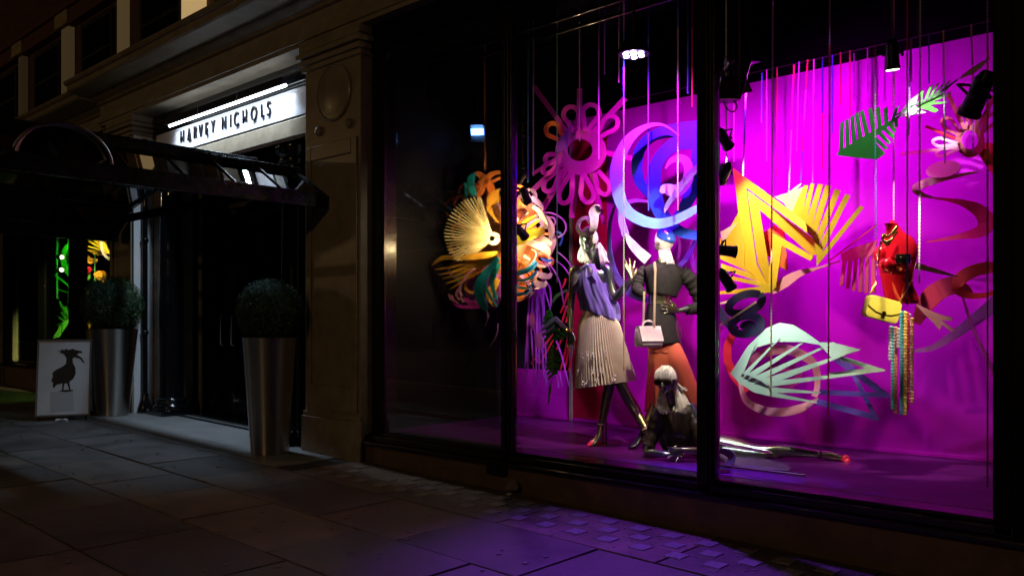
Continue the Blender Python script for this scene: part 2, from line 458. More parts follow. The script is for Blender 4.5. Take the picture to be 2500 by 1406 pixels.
for xc in (-20.95, -18.8, -16.65, -14.5, -12.35, -10.2):
    mb = MB(); mb.box((xc-.26, -.01, 6.19), (xc+.26, .019, 6.41)); part('string_block', mb, m_stone2, bevel=.006)  # lit patches of the string course, painted as pale pieces

# ------------------------------------------------------------------ the entrance
DY = .82
mb = MB(); mb.box((XL1, .28, gz(-12)-.05), (XL1+.34, .7, 3.98)); part('door_jamb', mb, m_stone, bevel=.006)
mb = MB(); mb.box((XP0-.34, .28, gz(-8)-.05), (XP0, .7, 3.98)); part('door_jamb', mb, m_blackm, bevel=.006)
mb = MB(); mb.box((XL1+.002, .0, gz(-12)-.05), (XL1+.012, .27, 4.0)); part('reveal', mb, m_white)
mb = MB(); mb.box((XL1, .2, 3.44), (XP0, .5, 3.655)); part('beam', mb, m_stone, bevel=.012)
mb = MB(); mb.box((XL1, .13, 3.38), (XP0, .5, 3.439)); part('transom_rail', mb, m_frame, bevel=.01)
mb = MB(); mb.box((XL1, .26, 3.98), (XP0, .5, 4.288)); mb.box((XL1+.2, .215, 4.05), (XP0-.05, .255, 4.20)); part('blind_box', mb, m_black, bevel=.006)
mb = MB(); mb.box((XL1, .9, gz(-11)-.05), (XP0, .96, 3.6)); part('door_backing', mb, m_blackm)
mb = MB(); mb.box((XL1+.34, .0+.06, gz(-11)-.02), (XP0-.34, 1.0, gz(-11)-.018+.004)); 
ground_sheet('threshold', XL1, XP0, .05, 1.0, .0, m_slab, th=.06)
mb = MB(); mb.prism([(XL1, .30, gz(XL1)+.012), (XP0, .30, gz(XP0)+.012), (XP0, .36, gz(XP0)+.012), (XL1, .36, gz(XL1)+.012)], (0, 0, -.02)); part('threshold_strip', mb, m_blackm)
mb = MB(); mb.prism([(XL1, .46, gz(XL1)+.02), (XP0, .46, gz(XP0)+.02), (XP0, .9, gz(XP0)+.02), (XL1, .9, gz(XL1)+.02)], (0, 0, -.02)); part('door_step', mb, m_black)
# doors: four leaves
dw = (XP0-.34-(XL1+.34)); x = XL1+.34
for i in range(4):
    xa, xb = x+i*dw/4+.015, x+(i+1)*dw/4-.015
    z0 = gz(xa)+.03; fr = MB()
    for (u0, u1, q0, q1) in ((xa, xa+.09, z0, 2.9), (xb-.09, xb, z0, 2.9), (xa+.09, xb-.09, z0, z0+.26), (xa+.09, xb-.09, 2.78, 2.9)): fr.box((u0, DY-.03, q0), (u1, DY+.03, q1))
    d = part('door', fr, m_black, bevel=.006)
    g = MB(); g.box((xa+.09, DY-.006, z0+.26), (xb-.09, DY+.006, 2.78)); g.build('pane', m_dglass, d)
    hx = xb-.13 if i % 2 == 0 else xa+.13
    h = MB(); h.tube([(hx, DY-.03, 1.05), (hx, DY-.09, 1.07), (hx, DY-.09, 1.45), (hx, DY-.03, 1.47)], .012, 8); h.build('handle', m_steel, d, smooth=True)
mb = MB(); mb.box((XL1+.36, DY-.05, gz(-11.5)), (XL1+.44, DY-.031, 3.3)); part('door_post', mb, m_stone)
mb = MB(); mb.box((XL1+.34, DY-.04, 2.92), (XP0-.34, DY+.04, 3.0)); part('door_head', mb, m_black, bevel=.006)
mb = MB(); mb.box((XL1+.34, DY-.01, 3.0), (XP0-.34, DY+.01, 3.38)); part('fanlight', mb, m_dglass)
# black columns with moulded bases
def column(x, y, label):
    g = gz(x)
    t = thing('column', label, 'column', (x, y, g), 'black columns beside the entrance')
    mb = MB(); mb.box((x-.25, y-.25, g), (x+.25, y+.25, g+.07)); mb.build('base_block', m_black, t, bevel=.01)
    mb = MB(); mb.lathe([(.235, .07), (.245, .10), (.235, .135), (.205, .15), (.2, .17), (.215, .195), (.205, .225), (.17, .24)], (x, y, g), 28); mb.build('base_moulding', m_black, t, smooth=True)
    mb = MB(); mb.lathe([(.165, .24), (.165, 1.2), (.15, 3.0), (.15, 3.06)], (x, y, g), 28); mb.build('shaft', m_black, t, smooth=True)
    mb = MB(); mb.lathe([(.15, 3.06), (.19, 3.1), (.19, 3.14), (.16, 3.16), (.22, 3.22), (.22, 3.29)], (x, y, g), 28); mb.build('capital', m_black, t, smooth=True)
c = Y(418, 1000, .33); column(c.x, .33, 'glossy black column at the left of the entrance doors')
c = Y(722, 1000, .22); column(c.x, .22, 'glossy black column beside the brown panelled pier')
# rain pipe
t = thing('drain_pipe', 'black iron drain pipe against the lit white reveal', 'pipe', (XL1+.06, .13, gz(-11.7)))
mb = MB(); mb.tube([(XL1+.07, .13, .12), (XL1+.07, .13, 3.95)], .038, 12); mb.build('pipe', m_black, t, smooth=True)
mb = MB(); mb.lathe([(.1, .0), (.1, .05), (.075, .14), (.05, .2), (.05, .26), (.04, .28)], (XL1+.07, .13, gz(-11.7)), 16); mb.build('shoe', m_black, t, smooth=True)
for z in (1.2, 2.5):
    mb = MB(); mb.lathe([(.04, z), (.05, z+.01), (.05, z+.05), (.04, z+.06)], (XL1+.07, .13, 0), 16); mb.build('collar', m_black, t, smooth=True)

# ------------------------------------------------------------------ lit fascia with the store's name
FY = .2
t = thing('fascia_sign', 'white lit fascia with dark capital letters over the entrance', 'sign', (-9.6, FY, 3.66))
sg = t
m_fascia = mat('fascia_white', (.74, .76, .82), .45, var=.03, scale=5)
mb = MB(); mb.box((XL1+.28, FY, 3.66), (XP0-.002, FY+.055, 3.979)); mb.build('board', m_fascia, t)
mb = MB(); mb.box((XL1+.28, FY-.006, 3.668), (XP0-.002, FY-.001, 3.672)); mb.build('trim', m_blackm, t)
m_letter = mat('letter_metal', (.012, .014, .02), .35, .6)
GL = {'H': [[(0,0),(0,1)], [(.5,0),(.5,1)], [(0,.40),(.5,.40),.13]],
      'A': [[(0,0),(.27,1)], [(.54,0),(.27,1)], [(.09,.2),(.45,.2),.22]],
      'R': [[(0,0),(0,1)], [(0,.94),(.2,.95),(.36,.84),(.36,.68),(.2,.56),(0,.54),.12], [(.16,.54),(.46,.0)]],
      'V': [[(0,1),(.25,0)], [(.5,1),(.25,0)]],
      'E': [[(0,0),(0,1)], [(0,.95),(.36,.95)], [(0,.42),(.3,.42),.2], [(0,.06),(.36,.06),.13]],
      'Y': [[(0,1),(.25,.45)], [(.5,1),(.25,.45)], [(.25,.48),(.25,0)]],
      'N': [[(0,0),(0,1)], [(.52,0),(.52,1)], [(0,1),(.52,0)]],
      'I': [[(0,0),(0,1)]],
      'C': [[(.62,.86),(.48,.97),(.32,1),(.12,.86),(.02,.6),(.02,.4),(.12,.14),(.32,0),(.48,.03),(.62,.14),.13]],
      'O': [[(.36,1),(.12,.88),(.0,.6),(.0,.4),(.12,.12),(.36,0),(.6,.12),(.72,.4),(.72,.6),(.6,.88),(.36,1),.12]],
      'L': [[(0,0),(0,1)], [(0,.07),(.34,.07),.15]],
      'S': [[(.4,.9),(.24,1),(.06,.9),(.04,.72),(.2,.56),(.36,.42),(.4,.22),(.26,.02),(.1,.02),(.0,.14),.12]]}
LET = [('H',444),('A',460.5),('R',476.5),('V',489),('E',505),('Y',519),('N',545.5),('I',565.5),('C',575),('H',596),('O',616.5),('L',641),('S',655)]
ZB, LH = 3.768, .155
for ch, px in LET:
    x0 = Y(px, 300, FY).x; mb = MB(); kx = LH*1.0
    for si, st in enumerate(GL[ch]):
        w = .088
        pts = st
        if not isinstance(st[-1], tuple): w = st[-1]; pts = st[:-1]
        if len(pts) > 3: pts = catmull(pts, 4)
        P = [Vector((x0+u*kx, FY-.013-si*.0010, ZB+v*LH)) for u, v in pts]
        rings = []
        for i in range(len(P)):
            d = (P[min(i+1, len(P)-1)]-P[max(i-1, 0)]).normalized(); nn = Vector((-d.z, 0, d.x))*w*LH/2; e = Vector((0, .010, 0))
            rings.append([P[i]-nn-e, P[i]+nn-e, P[i]+nn+e, P[i]-nn+e])
        mb.rings(rings)
    mb.build('letter', m_letter, t)
# strip light in three lengths above the board
t = thing('strip_light', 'bright white strip light in three lengths above the fascia lettering', 'lamp', (-9.6, .1, 3.98))
SX = [Y(414, 310, .1).x, Y(492, 310, .1).x, Y(588, 310, .1).x, Y(700, 310, .1).x]
m_strip = glow('strip_glow', (.80, .90, 1.0), 9)
for i in range(3):
    xa, xb = SX[i]+.012, SX[i+1]-.012
    mb = MB(); mb.tube([(xa, .095, 4.0), (xb, .095, 4.0)], .018, 10); mb.build('tube', m_strip, t, smooth=True)
    mb = MB(); mb.box((xa, .050, 4.004), (xb, .056, 4.09)); mb.build('holder', m_blackm, t)  # added lip that keeps the tube's light off the cornice
o = lamp('strip_light_beam', 'AREA', ((SX[0]+SX[3])/2, .06, 3.96), 38, (.62, .80, 1.0), ((SX[0]+SX[3])/2, -1.0, 0), SX[3]-SX[0], sy=.05, spread=128)
o.parent = t; o.matrix_parent_inverse = world_of(t).inverted()
o = lamp('strip_light_wash', 'AREA', ((SX[0]+SX[3])/2, .10, 3.978), 9, (.80, .88, 1.0), ((SX[0]+SX[3])/2, .22, 3.6), SX[3]-SX[0], sy=.03, spread=110)
o.parent = t; o.matrix_parent_inverse = world_of(t).inverted()

# ------------------------------------------------------------------ glazed entrance canopy
cxx = (XP0+XL1)/2; cy0, cy1 = -3.35, -.045
t = thing('entrance_canopy', 'black metal and glass canopy projecting over the entrance', 'canopy', (cxx, -.05, 2.6))
def bar(a, b, w=.05, h=None, name='bar', m=m_rim):
    a, b = Vector(a), Vector(b); d = (b-a); L = d.length; d.normalize()
    s = d.cross(UP); s.normalize(); u = s.cross(d); h = h or w
    mb = MB(); mb.obox((a+b)/2, d*L/2, s*w/2, u*h/2); return mb.build(name, m, t, bevel=.004)
for sgn in (1, -1):
    X = lambda dx: cxx+sgn*dx
    bar((X(2.53), cy0, 2.60), (X(2.53), cy1, 2.60), .07, .15, 'rim')
    bar((X(2.06), cy0+.35, 2.955), (X(2.06), cy1, 2.955), .05, .09)
    bar((X(1.22), cy0+.4, 3.165), (X(1.22), cy1, 3.165), .05, .10)
    for (d0, z0, d1, z1) in ((2.51, 2.67, 2.08, 2.925), (2.03, 2.975, 1.25, 3.135)):
        for k in range(6):
            ya, yb = cy0+.36+k*(cy1-cy0-.36)/6+.012, cy0+.36+(k+1)*(cy1-cy0-.36)/6-.012
            mb = MB(); nn = Vector((sgn*(z1-z0), 0, abs(d1-d0))).normalized()*.006
            mb.prism([(X(d0), ya, z0), (X(d0), yb, z0), (X(d1), yb, z1), (X(d1), ya, z1)], nn)
            mb.build('glass_pane', m_cglass, t)
        for k in range(7):
            ya = cy0+.36+k*(cy1-cy0-.36)/6
            bar((X(d0), ya-.0, z0+.006), (X(d1), ya, z1+.006), .018, .03, 'glazing_bar')
    bar((X(2.53), cy1-.03, 2.62), (X(2.06), cy1-.03, 2.94), .05, name='end_bar'); bar((X(2.06), cy1-.03, 2.95), (X(1.22), cy1-.03, 3.16), .05, name='end_bar')
for k in range(6):
    mb = MB(); xa = cxx-1.24+k*2.48/6; mb.box((xa+.01, cy0+.4, 3.182), (xa+2.48/6-.01, cy1-.06, 3.194)); mb.build('roof_pane', m_roofglass, t)
    bar((xa, cy0+.4, 3.19), (xa, cy1, 3.19), .02, .03, 'glazing_bar')
bar((cxx-1.24, cy1-.03, 3.19), (cxx+1.24, cy1-.03, 3.19), .05, .07, 'end_bar')
bar((cxx-2.56, cy0, 2.60), (cxx+2.56, cy0, 2.60), .07, .15, 'rim', m_dull)
bar((cxx-2.5, -.9, 2.58), (cxx+2.5, -.9, 2.58), .05, .08, 'cross_beam', m_dull)
bar((cxx-2.5, -2.2, 2.58), (cxx+2.5, -2.2, 2.58), .05, .08, 'cross_beam', m_dull)
# rounded glazed gable on the near side, its rib catching the street lamp
arch = [(-2.50+cos(pi*k/16)*.36, 2.66+sin(pi*k/16)*.30) for k in range(17)]
xg = cxx+2.50
for dx, r_, m_ in ((0, .014, m_steel), (-.10, .010, m_steel), (-.5, .014, m_rim)):
    mb = MB(); mb.tube([(xg+dx, y, z) for y, z in arch], r_, 8); mb.build('arch_rib', m_, t, smooth=True)
for i in range(16):
    mb = MB(); (ya, za), (yb, zb) = arch[i], arch[i+1]
    mb.prism([(xg-.02, ya, za), (xg-.9, ya, za), (xg-.9, yb, zb), (xg-.02, yb, zb)], (0, 0, .008)); mb.build('vault_pane', m_cglass, t)
for k in (4, 8, 12): bar((xg, arch[k][0], 2.66), (xg, arch[k][0], arch[k][1]), .016, name='gable_bar')

# ------------------------------------------------------------------ the big display window: joinery
t = thing('display_window', 'tall black framed shop window in three panes lit magenta inside', 'window', (-3.8, .1, ZF))
dwin = t
mb = MB(); mb.box((XP1+.002, .05, -.25), (4, .6, .168)); mb.build('stall_riser', m_riser, t, bevel=.006)
mb = MB(); mb.box((XP1+.004, -.012, .169), (4, .5, .207)); mb.build('sill', m_frame, t, bevel=.008)
mb = MB(); mb.box((XP1+.006, .05, .2075), (4, .45, .262)); mb.build('sill_step', m_frame, t, bevel=.008)
mb = MB(); mb.box((XP1+.008, .10, .2625), (4, .3, .288)); mb.build('bottom_rail', m_frame, t, bevel=.004)
x1a, x1b = Y(1222, 700, .05).x, Y(1240, 700, .05).x
x2a, x2b = Y(1700, 700, .05).x, Y(1736, 700, .05).x
for a, b in ((x1a, x1b), (x2a, x2b)):
    mb = MB(); mb.box((a, .05, .2085), (b, .17, 4.02)); m_ = mb.build('mullion', m_frame, t, bevel=.008)
    mb = MB(); mb.box((a+.02, .03, .264), (b-.02, .049, 4.02)); mb.build('moulding', m_frame, m_, bevel=.006)
    mb = MB(); mb.tube([(b+.004, .085, .265), (b+.004, .085, 4.02)], .010, 8); mb.build('bead', m_frame, m_, smooth=True)
mb = MB(); mb.box((x1a-.12, -.0, .09), (x1b-.0, .049, .168)); mb.build('bracket', m_frame, t, bevel=.006)
mb = MB(); mb.box((XP1+.003, .135, .2085), (XP1+.19, .3, 4.02)); mb.build('frame_post', m_frame, t, bevel=.008)
mb = MB(); mb.box((XW1, .05, .2085), (XW1+.10, .2, 4.02)); mb.box((XW1+.10, .02, .2085), (XW1+.2, .2, 4.02)); mb.build('frame_post', mat('post_black', (.002, .002, .002), .6, spec=.15), t, bevel=.012)
for a, b in ((XP1+.19, x1a), (x1b, x2a), (x2b, XW1)):
    mb = MB(); mb.box((a+.002, .147, .2885), (b-.002, .153, 4.02)); mb.build('glass_pane', m_glass, t)
# dark pier at the right
mb = MB(); mb.box((XW1+.2, -.02, .21), (4, .5, 4.02)); part('dark_pier', mb, mat('pier_black', (.0015, .0015, .0015), .8, spec=.1), bevel=.01)

# ------------------------------------------------------------------ inside the window
YB = 2.15
mb = MB(); mb.box((XW0, .301, ZF-.06), (-.6, YB+.3, ZF)); o = mb.build('display_floor', m_floor); o['kind'] = 'structure'
xpost = Y(1400, 900, YB).x
wl = thing('back_wall', 'tall magenta wall closing the back of the lit shop window', 'wall', ((xpost-.6)/2, YB, ZF))
mb = MB(); mb.box((xpost, YB, ZF+.001), (-.6, YB+.08, 3.58)); mb.build('painted_panel', m_wall, wl)
mb = MB(); mb.box((XW0, YB+.02, ZF+.001), (xpost-.04, YB+.08, .83)); mb.build('low_panel', m_wall, wl)
mb = MB(); mb.box((XW0, YB-.012, ZF+.001), (-.6, YB-.001, ZF+.035)); mb.build('skirting', m_wall, wl, bevel=.004)
mb = MB(); mb.box((xpost-.04, YB-.03, ZF+.001), (xpost-.002, YB+.08, 3.58)); mb.build('edge_post', mat('post_paint', (.25, .18, .2), .5, var=.2), wl, bevel=.004)
mb = MB(); mb.box((xpost+.002, YB-.008, ZF+.04), (Y(1482, 900, YB).x, YB-.001, 3.4)); mb.build('crimson_panel', m_wallr, wl)
mb = MB()
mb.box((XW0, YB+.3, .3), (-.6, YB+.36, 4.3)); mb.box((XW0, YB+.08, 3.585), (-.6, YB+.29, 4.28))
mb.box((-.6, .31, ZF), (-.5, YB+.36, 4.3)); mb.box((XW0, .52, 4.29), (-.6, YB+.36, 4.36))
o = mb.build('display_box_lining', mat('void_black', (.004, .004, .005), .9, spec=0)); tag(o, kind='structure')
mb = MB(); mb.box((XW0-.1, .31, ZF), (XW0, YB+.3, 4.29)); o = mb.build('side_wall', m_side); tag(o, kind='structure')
# lighting rail under the ceiling
t = thing('lighting_rail', 'thin black rail running along the top of the magenta wall', 'rail', (-3.5, YB-.25, 3.6))
mb = MB(); mb.tube([(XW0+.1, YB-.25, 3.59), (-.7, YB-.25, 3.59)], .006, 8); mb.build('rail', m_blackm, t)
for x in (-6.2, -4.8, -3.4, -2.0, -.8):
    mb = MB(); mb.tube([(x, YB-.25, 3.59), (x, YB-.25, 4.28)], .004, 6); mb.build('hanger', m_blackm, t)
t = thing('ceiling_truss', 'dark lighting truss high under the display ceiling', 'truss', (-3.8, .75, 4.0))
for yy, zz in ((.6, 4.0), (.85, 4.0), (.72, 4.2)):
    mb = MB(); mb.tube([(XW0+.02, yy, zz), (-.65, yy, zz)], .02, 8); mb.build('tube', m_black, t, smooth=True)
mb = MB()
for k in range(40):
    x = XW0+.1+k*.14; q = [(.6, 4.0), (.72, 4.2), (.85, 4.0)]
    a, b = q[k % 3], q[(k+1) % 3]; mb.tube([(x, a[0], a[1]), (x+.14, b[0], b[1])], .007, 5)
mb.build('lacing', m_black, t)
# ------------------------------------------------------------------ mannequins
def chrome(name, base, rough=.2):
    m = bpy.data.materials.new(name); m.use_nodes = True; n = m.node_tree.nodes; l = m.node_tree.links; b = n['Principled BSDF']
    tc = n.new('ShaderNodeTexCoord'); t = n.new('ShaderNodeTexNoise'); t.inputs['Scale'].default_value = 3.2; t.inputs['Detail'].default_value = 1
    r = n.new('ShaderNodeValToRGB'); r.color_ramp.elements[0].position = .3; r.color_ramp.elements[0].color = (base[0]*.55, base[1]*.75, base[2]*1.1, 1)
    r.color_ramp.elements[1].position = .7; r.color_ramp.elements[1].color = (base[0]*1.1, base[1]*1.0, base[2]*.6, 1)
    l.new(tc.outputs['Object'], t.inputs[0]); l.new(t.outputs[0], r.inputs[0]); l.new(r.outputs[0], b.inputs['Base Color'])
    b.inputs['Metallic'].default_value = .95; b.inputs['Roughness'].default_value = rough
    for k, v in (('Thin Film Thickness', 420), ('Thin Film IOR', 1.6)):
        if k in b.inputs: b.inputs[k].default_value = v
    return m
m_chrome = chrome('iridescent_metal', (.40, .40, .32), .27)
m_hair = mat('white_hair', (.80, .76, .72), .5, var=.12, scale=40)
m_capv = mat('violet_cap', (.14, .11, .36), .45, var=.1, scale=20)
m_capb = mat('blue_cap', (.025, .09, .42), .16, var=.1, scale=20, coat=.5)
m_lilac = mat('lilac_satin', (.19, .13, .60), .42, var=.12, scale=9, sheen=.3)
m_pleat = mat('pleated_lame', (.66, .58, .50), .34, .4, var=.12, scale=12)
m_straw = mat('woven_straw', (.50, .44, .47), .7, var=.2, scale=60, bump=.4, bscale=120)
m_wool = mat('black_wool', (.0065, .0058, .005), .85, var=.25, scale=30, bump=.25, bscale=200)
m_coral = mat('coral_crepe', (.80, .17, .09), .6, var=.07, scale=8, bump=.05, bscale=40)
m_leather = mat('black_leather', (.030, .022, .014), .36, var=.3, scale=14, bump=.3, bscale=30)
m_pumpw = mat('blush_leather', (.78, .55, .55), .35)
m_pumpp = mat('pink_toe_cap', (.75, .02, .09), .25, coat=.4)
m_pumpk = mat('navy_satin', (.012, .010, .03), .3)
m_gold = mat('gold_metal', (.85, .55, .16), .22, 1.0)
m_silk = mat('dark_plum_silk', (.13, .075, .20), .4, var=.2, scale=10)

def axes(yaw, pitch=0, away=False):
    "facing direction: yaw degrees towards the viewer's left of straight at (or away from) the viewer; returns forward, lateral (viewer's right), up"
    s = 1 if away else -1
    f = FWD*(s*cos(R(yaw))) - RIGHT*sin(R(yaw)); lat = f.cross(UP)
    if lat.dot(RIGHT) < 0: lat = -lat
    f2 = f*cos(R(pitch)) + UP*sin(R(pitch)); u = UP*cos(R(pitch)) - f*sin(R(pitch))
    return f2, lat, u
def head_points(c, f, r, u, h=.115, k=1.0, n=40, m=28):
    "rings of a head; k swells it for caps and hair"
    rings = []
    for j in range(1, m):
        th = pi*j/m; zz = -cos(th); rr = sin(th); row = []
        for i in range(n):
            a = 2*pi*i/n; x = rr*cos(a)*.66; yv = rr*sin(a)*.82; z = zz
            if z < .05:
                t = min(1, (.05-z)/1.05); w = 1-.36*t**1.4; x *= w
                yv = yv*(1-.30*t) + .10*t
                if yv < 0: yv *= 1-.35*t
            if yv > 0:
                g = max(0, 1-abs(z+.02)/.22)
                for sx in (-.27, .27): yv -= .09*math.exp(-((x-sx)/.14)**2-((z-.02)/.10)**2)
                yv += .05*math.exp(-(x/.4)**2-((z-.2)/.12)**2)
                yv += .05*math.exp(-(x/.22)**2-((z+.86)/.14)**2)
                for sx in (-.36, .36): yv += .03*math.exp(-((x-sx)/.14)**2-((z+.22)/.14)**2)
            row.append(c + r*(x*h*k) + f*(yv*h*k) + u*(z*h*k))
        rings.append(row)
    return rings
def head(mb, c, f, r, u, h=.115):
    mb.rings(head_points(c, f, r, u, h))
    P = lambda x, y, z: c + r*(x*h) + f*(y*h) + u*(z*h)
    mb.tube([P(0, .74, .10), P(0, .84, -.10), P(0, .98, -.28), P(0, .80, -.36)], [.007, .009, .014, .008], 8)
    for s in (-1, 1):
        mb.ball(P(s*.09, .80, -.31), .0085, 8, 6)
        mb.ball(P(s*.64, -.05, -.12), .02, 8, 6, (.5, 1, 1.4))
    mb.tube([P(-.22, .70, -.55), P(-.09, .84, -.52), P(0, .85, -.535), P(.09, .84, -.52), P(.22, .70, -.55)], [.003, .0085, .008, .0085, .003], 8)
    mb.tube([P(-.2, .70, -.58), P(0, .83, -.63), P(.2, .70, -.58)], [.003, .0105, .003], 8)
def skull_cap(name, c, f, r, u, keep, m, parent, k=1.06, h=.115, th=.004):
    "shell over the head: keep(x, y, z) in head units chooses the part"
    rg = head_points(c, f, r, u, h, k, 120, 90); n = 120
    bm = bmesh.new(); vv = [[bm.verts.new(p) for p in row] for row in rg]
    top = bm.verts.new(c+u*h*k)
    def ok(p):
        d = p-c; return keep(d.dot(r)/h, d.dot(f)/h, d.dot(u)/h)
    for j in range(len(rg)-1):
        for i in range(n):
            q = [vv[j][i], vv[j][(i+1) % n], vv[j+1][(i+1) % n], vv[j+1][i]]
            if ok(sum((x.co for x in q), Vector())/4): bm.faces.new(q)
    for i in range(n):
        q = [vv[-1][i], vv[-1][(i+1) % n], top]
        if ok(sum((x.co for x in q), Vector())/3): bm.faces.new(q)
    bmesh.ops.delete(bm, geom=[v for v in bm.verts if not v.link_faces], context='VERTS')
    bmesh.ops.recalc_face_normals(bm, faces=bm.faces)
    bmesh.ops.solidify(bm, geom=list(bm.faces), thickness=th)
    for fc in bm.faces: fc.smooth = True
    me = bpy.data.meshes.new(name); bm.to_mesh(me); bm.free()
    return link(name, me, m, parent)
def hair(name, starts, ends, m, parent, n=26, r=.006, sag=.03, seed=3):
    "strands running from around one line to around another, one mesh"
    q = random.Random(seed); mb = MB()
    for k in range(n):
        t = (k+.5)/n
        a = starts[0].lerp(starts[-1], t); b = ends[0].lerp(ends[-1], t) if len(ends) == 2 else Vector(catmull([tuple(e) for e in ends], 8)[min(len(ends)*8-9, int(t*(len(ends)-1)*8))])
        j = lambda s: Vector((q.uniform(-s, s), q.uniform(-s, s), q.uniform(-s, s)))
        a = a+j(.008); b = b+j(.014); mid = a.lerp(b, .55)+j(.01); mid.z -= sag*.6
        pre = a.lerp(b, .85); pre.z -= sag; 
        mb.tube([a, mid, pre, b], [r*.9, r*1.1, r*.9, r*.25], 6, smooth=4)
    return mb.build(name, m, parent, smooth=True)
def hand(mb, w, d, s, spread=(14, 4, -6, -16), curl=(6, 6, 8, 10), L=1.0, thumb=48, thumb_curl=10):
    "w wrist, d along the palm, s from the little finger towards the thumb"
    d = d.normalized(); s = (s-d*s.dot(d)).normalized(); n = d.cross(s)
    secs = [(w, s*.022, n*.018), (w+d*.02*L, s*.026, n*.017), (w+d*.055*L, s*.037, n*.015), (w+d*.088*L, s*.039, n*.012), (w+d*.098*L, s*.034, n*.009)]
    mb.loft(secs, 14)
    for i, (sp, cu) in enumerate(zip(spread, curl)):
        o = w + d*(.082-.006*abs(i-1))*L + s*(.029-.0193*i)
        ln = (.072, .082, .077, .062)[i]*L
        p = [o]; a = R(sp)
        dd = d*cos(a)+s*sin(a)
        for q, seg in enumerate((.45, .32, .26)):
            an = R(cu)*(q+.6); v = dd*cos(an)+n*sin(an); p.append(p[-1]+v*ln*seg*1.15)
        mb.tube(p, [.0098, .0092, .0080, .0052], 8)
    o = w + d*.022*L + s*.022; a = R(thumb); v = d*cos(a)+s*sin(a)
    p1_ = o+v*.042; b = R(thumb-thumb_curl); p2_ = p1_+(d*cos(b)+s*sin(b)+n*.25)*.03
    mb.tube([o, p1_, p2_, p2_+(p2_-p1_)*.75], [.014, .0115, .0098, .006], 8)
def limb(mb, pts, rad, n=16): mb.tube(pts, rad, n, smooth=6)
def zfloor(py): return (EYE.z-ZF)*F_PX/(py-HY)
def pump(toe, heel, up_, parent, m_main, m_toe, nm='shoe', strap=None, heel_h=.1):
    "high heeled court shoe from toe tip to heel; strap is the ankle point"
    a = Vector(toe); b = Vector(heel); d = (b-a); L = d.length; d.normalize(); s = d.cross(UP).normalized(); fl = a.z
    def P(t, z): 
        q = a.lerp(b, t); q.z = fl+z; return q
    secs = [(0, .008, .012, .010), (.1, .013, .026, .014), (.25, .018, .038, .02), (.42, .028, .036, .022), (.6, .056, .029, .02), (.8, .088, .026, .026), (.93, .105, .025, .03), (1.0, .108, .016, .026)]
    mb = MB(); mb.loft([(P(t, z+.005), s*w, UP*hh) for t, z, w, hh in secs[2:]], 16, smooth=3)
    sh = mb.build(nm, m_main, parent, smooth=1.2)
    mb = MB(); mb.loft([(P(t, z+.005), s*w*1.02, UP*hh*1.02) for t, z, w, hh in secs[:3]], 16, smooth=3); mb.build('toe_cap', m_toe, sh, smooth=1.2)
    mb = MB(); mb.tube([P(.97, .10), P(.985, .05), P(1.0, .0)], [.016, .007, .006], 8); mb.build('heel', m_main, sh, smooth=True)
    if strap is not None:
        mb = MB(); c, dr = strap; u = dr.cross(s).normalized(); w = dr.cross(u).normalized()
        mb.tube([c+u*(cos(2*pi*k/18)*.034)+w*(sin(2*pi*k/18)*.034) for k in range(18)], .005, 6, closed=True); mb.build('ankle_strap', m_main, sh, smooth=True)
    return sh
def cloth_loft(name, secs, m, parent, n=96, smooth=5, fx=None, th=.003):
    mb = MB(); mb.loft(secs, n, smooth, fx, cap=False)
    me = mb.mesh(name); bm = bmesh.new(); bm.from_mesh(me)
    bmesh.ops.recalc_face_normals(bm, faces=bm.faces)
    bmesh.ops.solidify(bm, geom=list(bm.faces), thickness=th)
    for f in bm.faces: f.smooth = True
    bm.to_mesh(me); bm.free()
    return link(name, me, m, parent)

# ---- the standing mannequin in the pleated skirt
f1, l1, u1 = axes(28); Z0 = 7.24
base = S(1480, 1090, zfloor(1090))
t = thing('mannequin', 'standing metallic mannequin in a lilac blouse and pleated skirt with a curled straw headpiece', 'mannequin', (base.x, base.y, ZF))
fig1 = t
mb = MB()
sec = lambda px, py, a, b, dz=0, l=l1, f=f1: (S(px, py, Z0+dz), l*a, f*b)
mb.loft([sec(1463, 832, .06, .05), sec(1463, 822, .13, .085), sec(1462, 800, .152, .105), sec(1460, 775, .13, .09), sec(1457, 752, .102, .078), sec(1452, 718, .122, .092), sec(1447, 690, .142, .10), sec(1443, 668, .148, .085), sec(1442, 657, .115, .06), sec(1442, 650, .06, .05)], 24, smooth=3)
mb.tube([S(1442, 655, Z0), S(1440, 632, Z0-.01), S(1440, 610, Z0-.015)], [.052, .042, .042], 16)
hf, hr, hu = axes(24, -6); hc = S(1438, 587, Z0-.04)
head(mb, hc, hf, hr, hu, .112)
# legs
limb(mb, [S(1447, 812, Z0+.02), S(1466, 865, Z0), S(1489, 925, Z0-.02), S(1483, 968, Z0), S(1469, 1036, 7.22)], [.085, .072, .05, .05, .030])
limb(mb, [S(1469, 1034, 7.22), S(1464, 1062, 7.2), S(1453, 1080, zfloor(1089)), S(1443, 1087, zfloor(1091))], [.030, .024, .018, .008])
limb(mb, [S(1476, 812, Z0-.02), S(1498, 880, Z0-.04), S(1520, 945, Z0-.08), S(1547, 995, Z0-.10), S(1575, 1044, 7.02)], [.085, .072, .05, .05, .030])
limb(mb, [S(1575, 1042, 7.02), S(1582, 1066, 7.0), S(1588, 1084, 6.98), S(1592, 1094, 6.97)], [.030, .024, .018, .008])
